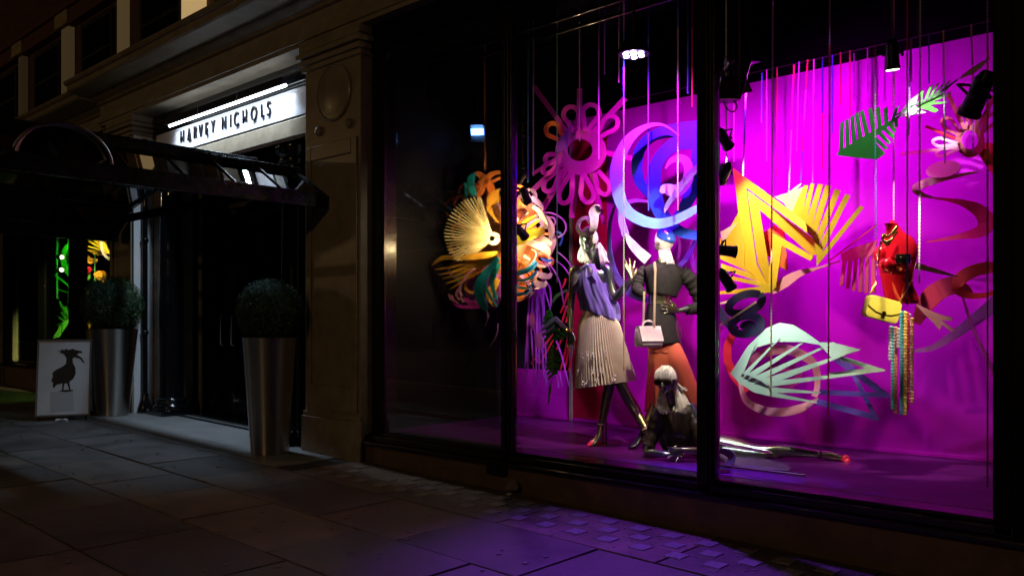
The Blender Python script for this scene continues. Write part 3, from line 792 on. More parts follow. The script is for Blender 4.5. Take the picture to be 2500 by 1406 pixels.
# arms
sl = S(1404, 662, Z0+.07); el = S(1395, 738, Z0+.09); wl_ = S(1392, 806, Z0+.03)
limb(mb, [S(1420, 662, Z0+.03), sl, S(1399, 700, Z0+.08), el, S(1393, 772, Z0+.06), wl_], [.045, .047, .038, .033, .032, .021])
hand(mb, wl_, S(1396, 880, Z0+.0)-wl_, FWD*-.7+RIGHT*.7, spread=(10, 3, -3, -9), L=1.15, thumb=30)
sr = S(1482, 658, Z0-.06); er = S(1500, 731, Z0-.12); wr = S(1542, 682, Z0-.22)
limb(mb, [S(1465, 660, Z0-.03), sr, S(1491, 695, Z0-.09), er], [.045, .048, .038, .033])
limb(mb, [er, S(1520, 708, Z0-.17), wr], [.034, .033, .021])
hand(mb, wr, S(1534, 632, Z0-.2)-wr, RIGHT*.9+FWD*.3, spread=(24, 2, -10, -14), curl=(4, 3, 4, 6), L=1.08, thumb=40)
skin_over('body', mb, m_chrome, t, .0055, 5)
skull_cap('hair', hc, hf, hr, hu, lambda x, y, z: (-.05 < y+.25*z < .62 and z > -.30 and (z > .30 or abs(x) > .50)) or (y >= .2 and z > .42), m_hair, t, 1.09, .112)
skull_cap('cap', hc, hf, hr, hu, lambda x, y, z: y+.25*z <= -.05 and z > -.5, m_capv, t, 1.11, .112)
hair('hair', [S(1420, 600, Z0-.03), S(1424, 614, Z0-.06)], [S(1411, 629, Z0-.06), S(1417, 638, Z0-.09), S(1430, 640, Z0-.12), S(1444, 637, Z0-.11)], m_hair, t, 80, .0024, .014)
hair('hair', [S(1452, 588, Z0-.08), S(1466, 596, Z0+.02)], [S(1460, 634, Z0-.06), S(1472, 641, Z0-.02), S(1487, 634, Z0)], m_hair, t, 110, .0025, .024, 5)
# blouse, bow, skirt
def fold1(i, tt, a): return 1 + .055*sin(7*a+3.5*tt)*(.3+.9*tt) + .035*sin(13*a-6*tt+1) + .02*sin(23*a+9*tt)
cloth_loft('blouse', [sec(1442, 645, .052, .05), sec(1441, 652, .075, .066), sec(1441, 664, .108, .096), sec(1446, 690, .142, .122), sec(1452, 716, .152, .13), sec(1461, 740, .165, .135), sec(1464, 757, .172-.0, .135), (S(1466, 767, Z0), l1*.168-UP*.055, f1*.125), (S(1465, 766, Z0), l1*.135-UP*.04, f1*.10)], m_lilac, t, 128, 6, fold1)
band('bow', m_lilac, [(1426, 652, 7, .80), (1414, 656, 10, .78), (1406, 666, 9, .77), (1410, 672, 7, .76), (1425, 660, 6, .77)], t, tilt=.6)
band('bow', m_lilac, [(1426, 655, 9, .77), (1414, 672, 17, .74), (1410, 692, 18, .74), (1402, 708, 15, .75), (1401, 716, 3, .76)], t, tilt=.8)
band('bow', m_lilac, [(1423, 655, 8, .77), (1408, 668, 15, .72), (1402, 686, 16, .72), (1398, 699, 3, .73)], t, tilt=.6)
band('bow', m_lilac, [(1432, 654, 6, .76), (1441, 660, 12, .72), (1436, 672, 10, .72), (1427, 668, 6, .73), (1428, 655, 5, .75)], t, tilt=.5)
band('scarf', mat('charcoal_scarf', (.07, .055, .11), .6, var=.2, scale=12), [(1456, 606, 8, .72), (1456, 628, 13, .70), (1460, 648, 12, .70), (1466, 660, 5, .72)], t, tilt=.4)
NP = 58
def pleat(i, tt, a):
    k = (a*NP/(2*pi)) % 1.0
    return 1 + (.022+.105*tt)*(abs(k-.5)*2-.5) + .03*tt*sin(5*a+1) + .012*sin(2*a+4*tt)
def ss(px, py, a, b, up=0.): return (S(px, py, Z0), l1*a+UP*up, f1*b)
mb = MB(); q = [ss(1460, 752, .125, .10), ss(1461, 766, .142, .112), ss(1463, 792, .178, .135), ss(1467, 838, .205, .16, .012), ss(1473, 890, .235, .185, .025), ss(1480, 938, .262, .205, .042)]
mb.loft(q, NP*4, 5, pleat, cap=False); sk = mb.build('skirt', m_pleat, t, smooth=.5)
mb = MB()
for k in range(40):
    a = 2*pi*k/40; c = S(1460, 753, Z0)+l1*cos(a)*.13+f1*sin(a)*.104; mb.ball(c, .013, 8, 6, (1, 1, 1.3))
mb.build('waistband', m_pleat, sk, smooth=True)
m_seq = mat('silver_sequin', (.95, .92, .95), .2, .2)
qq = random.Random(4); mb = MB()
for (px, py) in ((1432, 868), (1449, 865), (1470, 864), (1504, 860), (1421, 907), (1468, 902), (1493, 900), (1455, 930), (1482, 927), (1439, 930), (1526, 918)):
    for k in range(9):
        p = S(px+qq.uniform(-3.5, 3.5), py+qq.uniform(-7, 7), Z0); d = (p.xy-S(1470, py, Z0).xy)
        a = .185+.098*(p.z*0+py-790)/150; bq = a*.79; x = d.dot(l1.xy); yf = bq*math.sqrt(max(0, 1-(x/a)**2))
        mb.ball(S(1470, py, Z0)+l1*x+f1*(yf+.012)+UP*(p.z-S(1470, py, Z0).z), qq.uniform(.004, .008), 5, 4)
mb.build('sequins', m_seq, sk)
mb = MB(); mb.tube([wl_+RIGHT*(cos(2*pi*k/16)*.03)+FWD*(sin(2*pi*k/16)*.03)+UP*.012*sin(k*3.) for k in range(16)], .008, 6, closed=True); mb.build('bracelet', m_gold, t, smooth=True)
band('headpiece', m_straw, [(1447, 552, 13, .66), (1433, 533, 8, .70), (1417, 539, 8, .72), (1411, 556, 9, .70), (1420, 569, 12, .66), (1437, 572, 13, .62), (1448, 556, 17, .62), (1450, 536, 21, .64), (1450, 521, 25, .68), (1458, 510, 22, .72), (1466, 508, 6, .73)], t, n=8, th=.01, tilt=1.2)
pump(S(1436, 1090.5, zfloor(1090.5)), S(1473, 1083, zfloor(1083)), UP, t, m_pumpw, m_pumpp, strap=(S(1468, 1036, 7.22), (S(1469, 1020, 7.22)-S(1466, 1050, 7.21)).normalized()))
pump(S(1594, 1101, zfloor(1101)), S(1572, 1086, zfloor(1086)), UP, t, m_pumpw, m_pumpp, strap=(S(1576, 1046, 7.02), (S(1566, 1028, 7.03)-S(1580, 1060, 7.01)).normalized()))
mb = MB(); p = S(1480, 1085, zfloor(1085)); mb.tube([p, p+UP*.5], .006, 8); mb.lathe([(.13, 0), (.13, .006), (.02, .010)], p, 24); mb.build('stand', m_black, t, smooth=True)

# ---- the mannequin with its back to the street
f2, l2, u2 = axes(24, 0, away=True); Z0 = 7.16
base = S(1600, 1090, zfloor(1090))
t = thing('mannequin', 'mannequin seen from behind in cropped black jacket, coral trousers and glossy blue cap', 'mannequin', (base.x, base.y, ZF))
fig2 = t
mb = MB()
sec = lambda px, py, a, b, dz=0: (S(px, py, Z0+dz), l2*a, f2*b)
mb.loft([sec(1626, 850, .07, .06), sec(1626, 838, .14, .10), sec(1622, 805, .155, .115), sec(1616, 770, .125, .09), sec(1612, 735, .106, .08), sec(1616, 700, .135, .095), sec(1620, 668, .17, .10), sec(1622, 652, .14, .075), sec(1622, 643, .06, .05)], 24, smooth=3)
mb.tube([S(1622, 648, Z0), S(1620, 628, Z0), S(1620, 608, Z0)], [.054, .043, .043], 16)
hf, hr, hu = axes(38, 2, away=True); hc = S(1622, 590, Z0)
head(mb, hc, hf, hr, hu, .112)
limb(mb, [S(1614, 840, Z0), S(1604, 905, Z0), S(1598, 960, Z0-.02), S(1592, 1000, Z0-.03), S(1572, 1050, Z0-.05)], [.08, .07, .05, .046, .029])
limb(mb, [S(1572, 1048, Z0-.05), S(1566, 1066, 7.08), S(1552, 1085, 7.06), S(1543, 1091, 7.05)], [.029, .031, .026, .012])
limb(mb, [S(1640, 840, Z0), S(1664, 905, Z0+.02), S(1692, 970, Z0+.05), S(1704, 1020, Z0+.05), S(1712, 1060, Z0+.05)], [.08, .07, .05, .046, .029])
er = S(1712, 742, Z0+.02); wr = S(1655, 759, Z0-.08)
limb(mb, [er, S(1685, 752, Z0-.04), wr], [.034, .032, .021]); limb(mb, [S(1672, 668, Z0), S(1694, 705, Z0+.02), er], [.046, .038, .034])
hand(mb, wr, S(1632, 754, Z0-.12)-wr, UP*.8-FWD*.3, L=1.0, thumb=36)
ell = S(1554, 708, Z0-.05); wl_ = S(1560, 735, Z0-.22)
limb(mb, [S(1575, 664, Z0), S(1560, 690, Z0-.01), ell], [.046, .038, .034])
skin_over('body', mb, m_chrome, t, .0055, 5)
skull_cap('hair', hc, hf, hr, hu, lambda x, y, z: z < .22+.2*(y+.6) and y < .42 and z > -.62 or (-.02 < y < .45 and z > -.4), m_hair, t, 1.09, .112)
skull_cap('cap', hc, hf, hr, hu, lambda x, y, z: z >= -.12+.55*(y+.75) and y < .10+.25*z, m_capb, t, 1.15, .112)
hair('hair', [S(1608, 612, Z0-.07), S(1634, 608, Z0-.07)], [S(1616, 640, Z0-.07), S(1632, 642, Z0-.07), S(1647, 640, Z0-.05)], m_hair, t, 180, .0026, .02, 8)
def wrink(i, tt, a): return 1 + .018*sin(5*a+4*tt) + .012*sin(11*a-7*tt)
ja = cloth_loft('jacket', [sec(1621, 634, .062, .058), sec(1622, 642, .095, .075), sec(1621, 650, .165, .095), sec(1621, 660, .20, .108), sec(1621, 684, .186, .118), sec(1617, 712, .150, .112), (S(1615, 721, Z0), l2*.136-UP*.02, f2*.108)], m_wool, t, 64, 5, wrink, th=.006)
cloth_loft('jacket_skirt', [(S(1612, 741, Z0), l2*.118+UP*.006, f2*.095), (S(1613, 748, Z0), l2*.122+UP*.006, f2*.098), sec(1613, 775, .142, .118), sec(1614, 808, .158, .138), (S(1615, 838, Z0), l2*.166+UP*.012, f2*.150)], m_wool, ja, 64, 5, wrink, th=.006)
qq = random.Random(12)
def sleeve(pts, rad, name='sleeve'):
    mb = MB(); qk = catmull([tuple(p)+(r,) for p, r in zip(pts, rad)], 10)
    mb.tube([q[:3] for q in qk], [q[3]*(1+.07*sin(i*1.25)+.05*sin(i*.62+1)) for i, q in enumerate(qk)], 20); return mb.build(name, m_wool, ja, smooth=True)
sleeve([S(1664, 664, Z0), S(1680, 678, Z0), S(1697, 706, Z0+.02), S(1711, 740, Z0+.02), S(1700, 752, Z0-.01), S(1678, 757, Z0-.05)], [.06, .068, .060, .055, .050, .044])
sleeve([S(1580, 660, Z0), S(1567, 668, Z0), S(1558, 690, Z0-.01), S(1556, 706, Z0-.05), S(1566, 715, Z0-.12), S(1574, 716, Z0+.06)], [.055, .056, .054, .050, .040, .02])
tr = cloth_loft('trousers', [sec(1612, 800, .12, .10), sec(1617, 835, .135, .13), sec(1620, 862, .13, .125)], m_coral, t, 64, 5, wrink)
def drape(i, tt, a): return 1 + .05*tt*sin(4*a+1) + .03*tt*sin(9*a+2*tt)
cloth_loft('trouser_leg', [sec(1622, 836, .125, .13), sec(1616, 870, .118, .125), sec(1607, 920, .098, .11), sec(1598, 965, .075, .09), sec(1589, 1004, .053, .07)], m_coral, tr, 64, 6, drape)
cloth_loft('trouser_leg', [sec(1624, 836, .12, .125), sec(1642, 880, .132, .13), sec(1668, 940, .125, .12, .02), sec(1692, 1000, .11, .10, .04), sec(1708, 1045, .09, .09, .05)], m_coral, tr, 64, 6, drape)
pump(S(1536, 1096, 7.0), S(1570, 1086, 7.08), UP, t, m_pumpk, m_pumpk)

# ---- the reclining mannequin
f3, l3, u3 = axes(26); Z0 = 6.62
base = S(1720, 1112, zfloor(1118))
t = thing('mannequin', 'reclining metallic mannequin in black leather propped on its elbows with sunglasses and white hair', 'mannequin', (base.x, base.y, ZF))
fig3 = t
mb = MB(); sec = lambda px, py, a, b, dz=0: (S(px, py, Z0+dz), l3*a, f3*b)
mb.loft([sec(1740, 1092, .10, .11, .10), sec(1720, 1078, .13, .12, .08), sec(1690, 1062, .12, .12, .06), sec(1664, 1044, .14, .11, .03), sec(1650, 1025, .15, .10, .02), sec(1645, 1004, .145, .08, .01), sec(1642, 992, .07, .05)], 24, smooth=3)
mb.tube([S(1642, 1000, Z0), S(1638, 975, Z0-.02), S(1633, 955, Z0-.03)], [.05, .040, .040], 16)
hf, hr, hu = axes(30, -2); hc = S(1628, 930, Z0-.05)
head(mb, hc, hf, hr, hu, .112)
e1 = S(1578, 1104, 6.56); w1 = S(1624, 1108, 6.42)
limb(mb, [S(1612, 1010, Z0-.03), S(1594, 1055, 6.6), e1], [.048, .040, .036]); limb(mb, [e1, S(1600, 1107, 6.48), w1], [.036, .034, .022])
hand(mb, w1, RIGHT*.95-FWD*.2, FWD*.6+UP*.5, spread=(12, 4, -4, -12), curl=(14, 14, 16, 18))
e2 = S(1720, 1104, 6.40); w2 = S(1667, 1098, 6.38)
limb(mb, [S(1682, 990, Z0-.03), S(1704, 1045, 6.5), e2], [.050, .040, .036]); limb(mb, [e2, S(1694, 1101, 6.38), w2], [.036, .034, .022])
hand(mb, w2, RIGHT*-.9-FWD*.15-UP*.15, FWD*-.3+UP*-.8, spread=(10, 4, -4, -12), curl=(20, 22, 22, 22))
limb(mb, [S(1735, 1086, 6.78), S(1795, 1090, 6.70), S(1850, 1099, 6.60), S(1925, 1100, 6.52), S(2000, 1108, 6.46)], [.10, .078, .052, .050, .029])
limb(mb, [S(1998, 1107, 6.46), S(2028, 1112, 6.43), S(2058, 1119, 6.40)], [.030, .034, .020])
limb(mb, [S(1735, 1100, 6.68), S(1800, 1105, 6.60), S(1860, 1110, 6.52), S(1905, 1112, 6.55)], [.085, .058, .036, .022])
skin_over('body', mb, m_chrome, t, .0055, 5)
skull_cap('hair', hc, hf, hr, hu, lambda x, y, z: (-.02 < y+.2*z and z > .16) or (-.2 < y+.2*z < .2 and z > -.5 and x > .3), m_hair, t, 1.10, .112)
hair('hair', [hc+hu*.118+hf*.01-hr*.03, hc+hu*.118+hf*.01+hr*.03], [hc+hf*.098-hr*.062+hu*.028, hc+hf*.112-hr*.02+hu*.034, hc+hf*.108+hr*.025+hu*.032, hc+hf*.085+hr*.068+hu*.012], m_hair, t, 120, .0026, -.03, 21)
skull_cap('cap', hc, hf, hr, hu, lambda x, y, z: y+.2*z <= -.02 and z > -.45, m_capv, t, 1.13, .112)
hair('hair', [S(1646, 940, Z0-.05), S(1657, 944, Z0+.02)], [S(1662, 998, Z0-.12), S(1680, 1008, Z0-.1), S(1693, 996, Z0-.06)], m_hair, t, 170, .0025, .05, 9)
hair('hair', [S(1612, 950, Z0-.04), S(1620, 966, Z0-.05)], [S(1604, 984, Z0-.1), S(1613, 1000, Z0-.12), S(1632, 1002, Z0-.13)], m_hair, t, 130, .0024, .035, 10)
hair('hair', [S(1650, 930, Z0-.05), S(1655, 938, Z0-.02)], [S(1664, 946, Z0-.02), S(1674, 945, Z0)], m_hair, t, 8, .005, .02, 14)
# leather top with sleeves
def crease(i, tt, a): return 1 + .035*sin(4*a+5*tt) + .025*sin(9*a-8*tt) + .015*sin(17*a+12*tt)
lt = cloth_loft('leather_top', [sec(1640, 986, .075, .065), sec(1644, 993, .125, .085), sec(1645, 1004, .165, .11), sec(1648, 1030, .168, .13), sec(1652, 1056, .165, .135), sec(1657, 1080, .16, .13, .02), sec(1662, 1098, .15, .12, .05)], m_leather, t, 80, 6, crease, th=.006)
def lsleeve(pts, rad):
    mb = MB(); qk = catmull([tuple(p)+(r,) for p, r in zip(pts, rad)], 10)
    mb.tube([q[:3] for q in qk], [q[3]*(1+.05*sin(i*1.1)+.05*sin(i*.45+1)) for i, q in enumerate(qk)], 20); return mb.build('sleeve', m_leather, lt, smooth=True)
lsleeve([S(1622, 1004, Z0), S(1610, 1014, Z0-.02), S(1596, 1052, 6.6), S(1583, 1090, 6.57)], [.055, .066, .058, .05])
lsleeve([S(1676, 994, Z0), S(1688, 1006, Z0-.02), S(1704, 1050, 6.5), S(1716, 1086, 6.44)], [.055, .066, .058, .05])
# sunglasses
m_lens = mat('dark_lens', (.02, .008, .006), .06, coat=1)
P = lambda x, y, z: hc + hr*(x*.112) + hf*(y*.112) + hu*(z*.112)
mb = MB()
for sx in (-1, 1):
    ring = [P(sx*.36+.27*cos(a), .93-.10*abs(.36+.27*cos(a)*sx)**2, .02+.25*sin(a)*(1 if sin(a) < 0 else .7)) for a in [2*pi*k/20 for k in range(20)]]
    mb.prism(ring, hf*.004)
sgl = mb.build('sunglasses', m_lens, t)
mb = MB(); mb.tube([P(-.62, .72, .20), P(-.34, .90, .24), P(0, .95, .20), P(.34, .90, .24), P(.62, .72, .20), P(.76, .0, .14)], .004, 6, smooth=3); mb.build('frame', mat('tortoise', (.10, .05, .02), .3), sgl, smooth=True)
mb = MB(); mb.tube([S(1627, 986, Z0-.10), S(1634, 1001, Z0-.15), S(1642, 1005, Z0-.15), S(1654, 994, Z0-.12)], .004, 6, smooth=3); mb.build('necklace', m_gold, t, smooth=True)
# plum skirt gathered over the hips and spread on the floor
def gather(i, tt, a): return 1 + .07*sin(8*a+4*tt) + .05*sin(15*a-5*tt)
sk3 = cloth_loft('skirt', [sec(1718, 1076, .13, .13, .10), sec(1745, 1078, .15, .16, .14), sec(1768, 1084, .15, .15, .12), sec(1792, 1090, .115, .11, .10), sec(1800, 1092, .09, .09, .10)], m_silk, t, 80, 6, gather)
mb = MB()
fl = [(1752, 1098), (1770, 1118), (1790, 1138), (1860, 1148), (1925, 1152), (1932, 1146), (1910, 1132), (1880, 1126), (1850, 1117), (1820, 1106), (1790, 1096)]
pts = [S(x, y, zfloor(y)) for x, y in fl]; mb.prism([p+UP*.010 for p in pts], UP*-.008); mb.build('skirt_hem', m_silk, sk3)
band('skirt_frill', m_silk, [(1752, 1098, 10, .80), (1772, 1103, 16, .76), (1786, 1113, 18, .72), (1782, 1128, 16, .68), (1766, 1136, 10, .66)], sk3, tilt=1.5)
mb = MB(); mb.tube([S(1752, 1112, 6.50), S(1776, 1122, 6.42), S(1782, 1134, 6.36), S(1764, 1138, 6.34)], [.02, .035, .03, .012], 10, smooth=4); mb.build('skirt_fold', m_silk, sk3, smooth=True)
# rose shoe
mb = MB(); c = S(2063, 1121, 6.40)
for k in range(7):
    a = k*2.4; mb.ball(c+RIGHT*.014*cos(a)+UP*.014*sin(a)-FWD*.01*(k % 3), .024, 8, 6)
mb.build('shoe', m_pumpp, t, smooth=True)
mb = MB(); c = S(2000, 1107, 6.46); mb.tube([c+FWD*cos(2*pi*k/16)*.036+UP*sin(2*pi*k/16)*.036 for k in range(16)], .005, 6, closed=True); mb.build('ankle_strap', m_pumpk, t, smooth=True)
# cane on the floor
t = thing('cane', 'thin dark wooden cane lying on the floor beside the reclining mannequin', 'cane', S(1850, 1150, zfloor(1150)))
mb = MB(); mb.tube([S(1748, 1137, zfloor(1137))+UP*.012, S(1780, 1142, zfloor(1142))+UP*.012, S(1963, 1164, zfloor(1164))+UP*.012], [.010, .009, .007], 8); mb.build('shaft', mat('dark_wood', (.10, .05, .025), .4, var=.3, scale=20), t, smooth=True)
mb = MB(); mb.ball(S(1964, 1164, zfloor(1164))+UP*.012, .010, 8, 6); mb.build('ferrule', m_gold, t, smooth=True)

# ---- white handbag on a chain from the shoulder
t = thing('handbag', 'small white leather handbag hanging on a gold chain from the black jacket', 'handbag', S(1583, 820, 6.9))
m_bag = mat('white_leather', (.80, .72, .74), .35, var=.04, scale=20)
Zb = 6.90; sd = axes(60)[0]; fr_ = axes(-20)[0]; la = axes(-20)[1]
c0 = S(1583, 822, Zb)
wv = la*.105; dv = fr_
prof = [(-.5, -.055), (.62, -.075), (.95, -.05), (1, .0), (.85, .035), (.25, .08), (0, .085), (-.12, .07)]
poly = []
for k, (d, z) in enumerate([(-.045, .085), (.02, .085), (.075, -.045), (.07, -.075), (.05, -.085), (-.05, -.085), (-.07, -.06), (-.06, .06)]): poly.append(c0 - wv*.95 + dv*d + UP*z)
mb = MB(); mb.prism(poly, wv*1.9); bg_ = mb.build('bag_body', m_bag, t, bevel=.010, smooth=.6)
poly = [c0 - wv*.97 + dv*d + UP*z for d, z in ((-.045, .088), (.024, .090), (.082, -.035), (.078, -.040), (.02, .083), (-.045, .082))]
mb = MB(); mb.prism(poly, wv*1.94); mb.build('flap', m_bag, t, bevel=.002)
mb = MB(); mb.tube([c0+la*.055*cos(pi*k/10)+UP*(.088+.045*sin(pi*k/10)) for k in range(11)], .008, 8); mb.build('handle', m_bag, t, smooth=True)
mb = MB(); mb.obox(c0+dv*.055+UP*-.01, la*.012, UP*.006, dv*.006); mb.build('clasp', m_gold, t)
def bead_chain(mb, a, b, pitch, r, jitter=0, sway=0, q=random.Random(5)):
    a = Vector(a); b = Vector(b); L = (b-a).length; n = max(2, int(L/pitch)); d = (b-a).normalized()
    s = d.cross(FWD).normalized(); w = d.cross(s)
    for i in range(n):
        p = a.lerp(b, (i+.5)/n); e = s if i % 2 else w; g = w if i % 2 else s
        h = pitch*.56; tw = s*(.22*h)
        ra, rb = d*h*.45+tw, d*h*.45-tw
        mb_v = [p+d*h*1.05, p+ra+s*r, p+ra+w*r, p+rb-s*r, p+rb-w*r, p-rb+s*r, p-rb+w*r, p-ra-s*r, p-ra-w*r, p-d*h*1.05]
        mb.add(mb_v, [(0,1,2),(0,2,3),(0,3,4),(0,4,1),(1,5,6,2),(2,6,7,3),(3,7,8,4),(4,8,5,1),(9,6,5),(9,7,6),(9,8,7),(9,5,8)])
mb = MB()
bead_chain(mb, S(1598, 640, 7.0), S(1600, 660, 6.93), .014, .010); bead_chain(mb, S(1600, 660, 6.93), S(1597, 797, 6.88), .014, .009)
bead_chain(mb, S(1573, 712, 6.9), S(1570, 800, 6.9), .014, .008)
mb.build('chain', mat('pale_gold', (.85, .72, .48), .3, .5), t)

# ---- red torso form with gold necklace and the yellow bag
Zt = 5.95; ft, lt_, ut = axes(30)
t = thing('torso_form', 'shiny red bust form hung with a gold chain necklace', 'bust', S(2190, 640, Zt))
m_redm = mat('red_lacquer_metal', (.55, .006, .02), .14, .35, coat=.8)
mb = MB(); sec = lambda px, py, a, b, dz=0: (S(px, py, Zt+dz), lt_*a, ft*b)
mb.loft([sec(2206, 742, .10, .08), sec(2203, 735, .112, .085), sec(2196, 712, .108, .082), sec(2190, 688, .104, .085), sec(2189, 660, .118, .10), sec(2192, 630, .128, .105), sec(2194, 602, .122, .09), sec(2191, 582, .10, .07), sec(2184, 566, .06, .05), sec(2178, 552, .043, .042), sec(2174, 545, .045, .045)], 32, smooth=4)
for px, py, r in ((2164, 648, .058), (2203, 645, .058)): mb.ball(S(px, py, Zt-.075), r, 16, 10)
for px, py in ((2150, 622), (2228, 612)): mb.ball(S(px, py, Zt+.01), .05, 14, 10, (1, 1, 1.3))
mb.tube([S(2176, 553, Zt), S(2179, 536, Zt)], [.042, .006], 12)
skin_over('bust', mb, m_redm, t, .005, 16)
mb = MB(); mb.obox(S(2206, 632, Zt-.135), lt_*.05, UP*.035, ft*.03); mb.build('black_panel', mat('black_patent', (.004, .004, .004), .1, coat=1), t, bevel=.012, smooth=.6)
mb = MB(); qq = random.Random(2)
for pts, r in (([(2156, 572), (2166, 578), (2180, 566), (2190, 553)], .011), ([(2154, 578), (2160, 590), (2176, 586), (2188, 566)], .011), ([(2150, 592), (2147, 610), (2144, 630), (2141, 648)], .009), ([(2160, 590), (2166, 600), (2172, 590)], .009), ([(2230, 655), (2225, 690), (2214, 715), (2199, 732)], .007), ([(2140, 650), (2137, 690), (2136, 715)], .006)):
    ln = catmull([(x, y) for x, y in pts], 7)
    for x, y in ln: mb.ball(S(x+qq.uniform(-1.2, 1.2), y+qq.uniform(-1.2, 1.2), Zt-.105 if x < 2196 else Zt-.08), r*qq.uniform(.7, 1.1), 6, 4)
mb.build('necklace', m_gold, t, smooth=True)
Zq = 5.78
t = thing('handbag', 'yellow leather shoulder bag hanging against the red bust', 'handbag', S(2152, 755, Zq))
m_yel = mat('yellow_leather', (.80, .66, .10), .35, var=.05, scale=20)
c0 = S(2152, 755, Zq); tl = R(-14); la = axes(-8)[1]; dv = axes(-8)[0]; ax = la*cos(tl)+UP*sin(tl); ay = UP*cos(tl)-la*sin(tl)
def rr(w, h, r, n=5):
    o = []
    for cx_, cy_, a0 in ((w-r, h-r, 0), (-w+r, h-r, 90), (-w+r, -h+r, 180), (w-r, -h+r, 270)):
        for k in range(n+1): a = R(a0+90*k/n); o.append((cx_+r*cos(a), cy_+r*sin(a)))
    return o
mb = MB(); mb.prism([c0+ax*u+ay*v-dv*.03 for u, v in rr(.125, .078, .03)], dv*.06); mb.build('bag_body', m_yel, t, bevel=.006, smooth=.6)
mb = MB(); mb.prism([c0+ax*u+ay*v+dv*.031 for u, v in [(-.124, .0), (-.10, -.012), (-.06, -.03), (0, -.036), (.06, -.03), (.10, -.012), (.124, 0), (.12, .06), (.10, .077), (-.10, .077), (-.12, .06)]], dv*.008); mb.build('flap', m_yel, t, bevel=.003)
mb = MB(); mb.obox(c0+ay*-.03+dv*.042, ax*.014, ay*.014, dv*.006); mb.build('clasp', mat('bronze', (.22, .13, .05), .3, 1.0), t, bevel=.003)
mb = MB()
for s in (-1, 1): bead_chain(mb, c0+ax*.118*s+ay*.07, S(2140 if s < 0 else 2222, 690, 5.83), .012, .007)
mb.build('chain', m_gold, t)
# ------------------------------------------------------------------ paper sculptures hung in the window
def paper(name, col, rough=.55): return mat(name, col, rough, var=.05, scale=12, bump=.05, bscale=90)
pp = {k: paper('paper_'+k, v) for k, v in dict(
    pink=(.62, .035, .46), purple=(.30, .03, .50), orange=(.80, .19, .025), red=(.62, .012, .05), crimson=(.40, .008, .07), blue=(.015, .07, .50), sky=(.36, .50, .82),
    lilac=(.36, .30, .72), navy=(.012, .010, .05), yellow=(.78, .56, .02), amber=(.80, .40, .03), cream=(.85, .66, .42), mint=(.48, .66, .54), green=(.012, .20, .02),
    lime=(.07, .36, .025), dgreen=(.015, .085, .025), teal=(.01, .30, .26), ocean=(.02, .36, .46), white=(.82, .78, .82), rose=(.85, .34, .45), plum=(.20, .03, .22), violet=(.12, .06, .45), brown=(.30, .06, .02), mauve=(.42, .22, .36)).items()}
def art(name, label, px, py, y, cat='paper sculpture', group=None): return thing(name, label, cat, Y(px, py, y), group)
def crop(ox, oy, s): return lambda pts: [(ox+p[0]/s, oy+p[1]/s)+tuple(p[2:]) for p in pts]
def bands(nm, m, lists, par, c, n=5, th=.006, tilt=0, y=None, wscale=1., y0=None):
    "lists of (x, y, width, depth) in crop units"
    for k, pts in enumerate(lists):
        q = [(x, yv, w, d) for (x, yv), w, d in zip(c([(p[0], p[1]) for p in pts]), [p[2]*wscale for p in pts], [(p[3] if len(p) > 3 else y)+.006*k for p in pts])]
        band(nm, m, q, par, n, th, tilt=tilt)
def comb(base, tips, wf=.62, gap=.10, tw=4.):
    "outline points of fingers standing on a base line"
    n = len(tips); B = lambda t: (base[0][0]+(base[1][0]-base[0][0])*t, base[0][1]+(base[1][1]-base[0][1])*t)
    bx, by = base[1][0]-base[0][0], base[1][1]-base[0][1]; L = math.hypot(bx, by); ux, uy = bx/L*tw/2, by/L*tw/2
    o = []
    for i, t in enumerate(tips):
        o += [B((i+gap)/n), (t[0]-ux, t[1]-uy), (t[0]+ux, t[1]+uy), B((i+gap+wf)/n)]
    return o
def teardrop(hub, tip, w, sw, y, hw=4):
    hx, hy = hub; dx, dy = tip[0]-hx, tip[1]-hy; L = math.hypot(dx, dy); dx /= L; dy /= L; nx, ny = -dy, dx
    f = lambda a, b: (hx+dx*a*L+nx*b, hy+dy*a*L+ny*b)
    return [(*f(0, hw*.5), sw*.8, y), (*f(.35, w*.55), sw, y), (*f(.70, w*.98), sw, y), (*f(.93, w*.62), sw, y), (*f(1.0, 0), sw, y), (*f(.93, -w*.62), sw, y), (*f(.70, -w*.98), sw, y), (*f(.35, -w*.55), sw, y), (*f(0, -hw*.5), sw*.8, y)]
def ell(cx, cy, rx, ry, rot=0, n=28, a0=0, a1=360):
    o = []
    for k in range(n if a1-a0 >= 360 else n+1):
        a = R(a0+(a1-a0)*k/n); x, y = rx*cos(a), ry*sin(a); r = R(rot); o.append((cx+x*cos(r)-y*sin(r), cy+x*sin(r)+y*cos(r)))
    return o

# ---- pink flower with looped petals
yF = 1.45
t = art('paper_flower', 'large pink paper flower with looped petals hanging left of the blue swirl', 1415, 368, yF, group='paper flowers')
fr = plane_frame(1415, 368, yF, -14, 6)
cut('flower_disc', pp['pink'], [ell(1418, 370, 62, 58), ell(1416, 367, 31, 27)], fr, t)
for i, (tx, ty, w, hx, hy) in enumerate([(1390, 262, 19, 1404, 322), (1448, 257, 21, 1430, 322), (1504, 288, 18, 1455, 338), (1338, 306, 17, 1376, 345), (1332, 466, 14, 1368, 412), (1374, 496, 16, 1396, 420), (1438, 494, 16, 1424, 424), (1482, 474, 16, 1452, 410), (1332, 392, 11, 1372, 378), (1326, 420, 11, 1370, 392)]):
    band('petal_loop', pp['pink'] if i != 3 else pp['orange'], teardrop((hx, hy), (tx, ty), w, 11, yF-.02-.007*i), t, 4)  # left loop orange: the warm light on it put into its colour
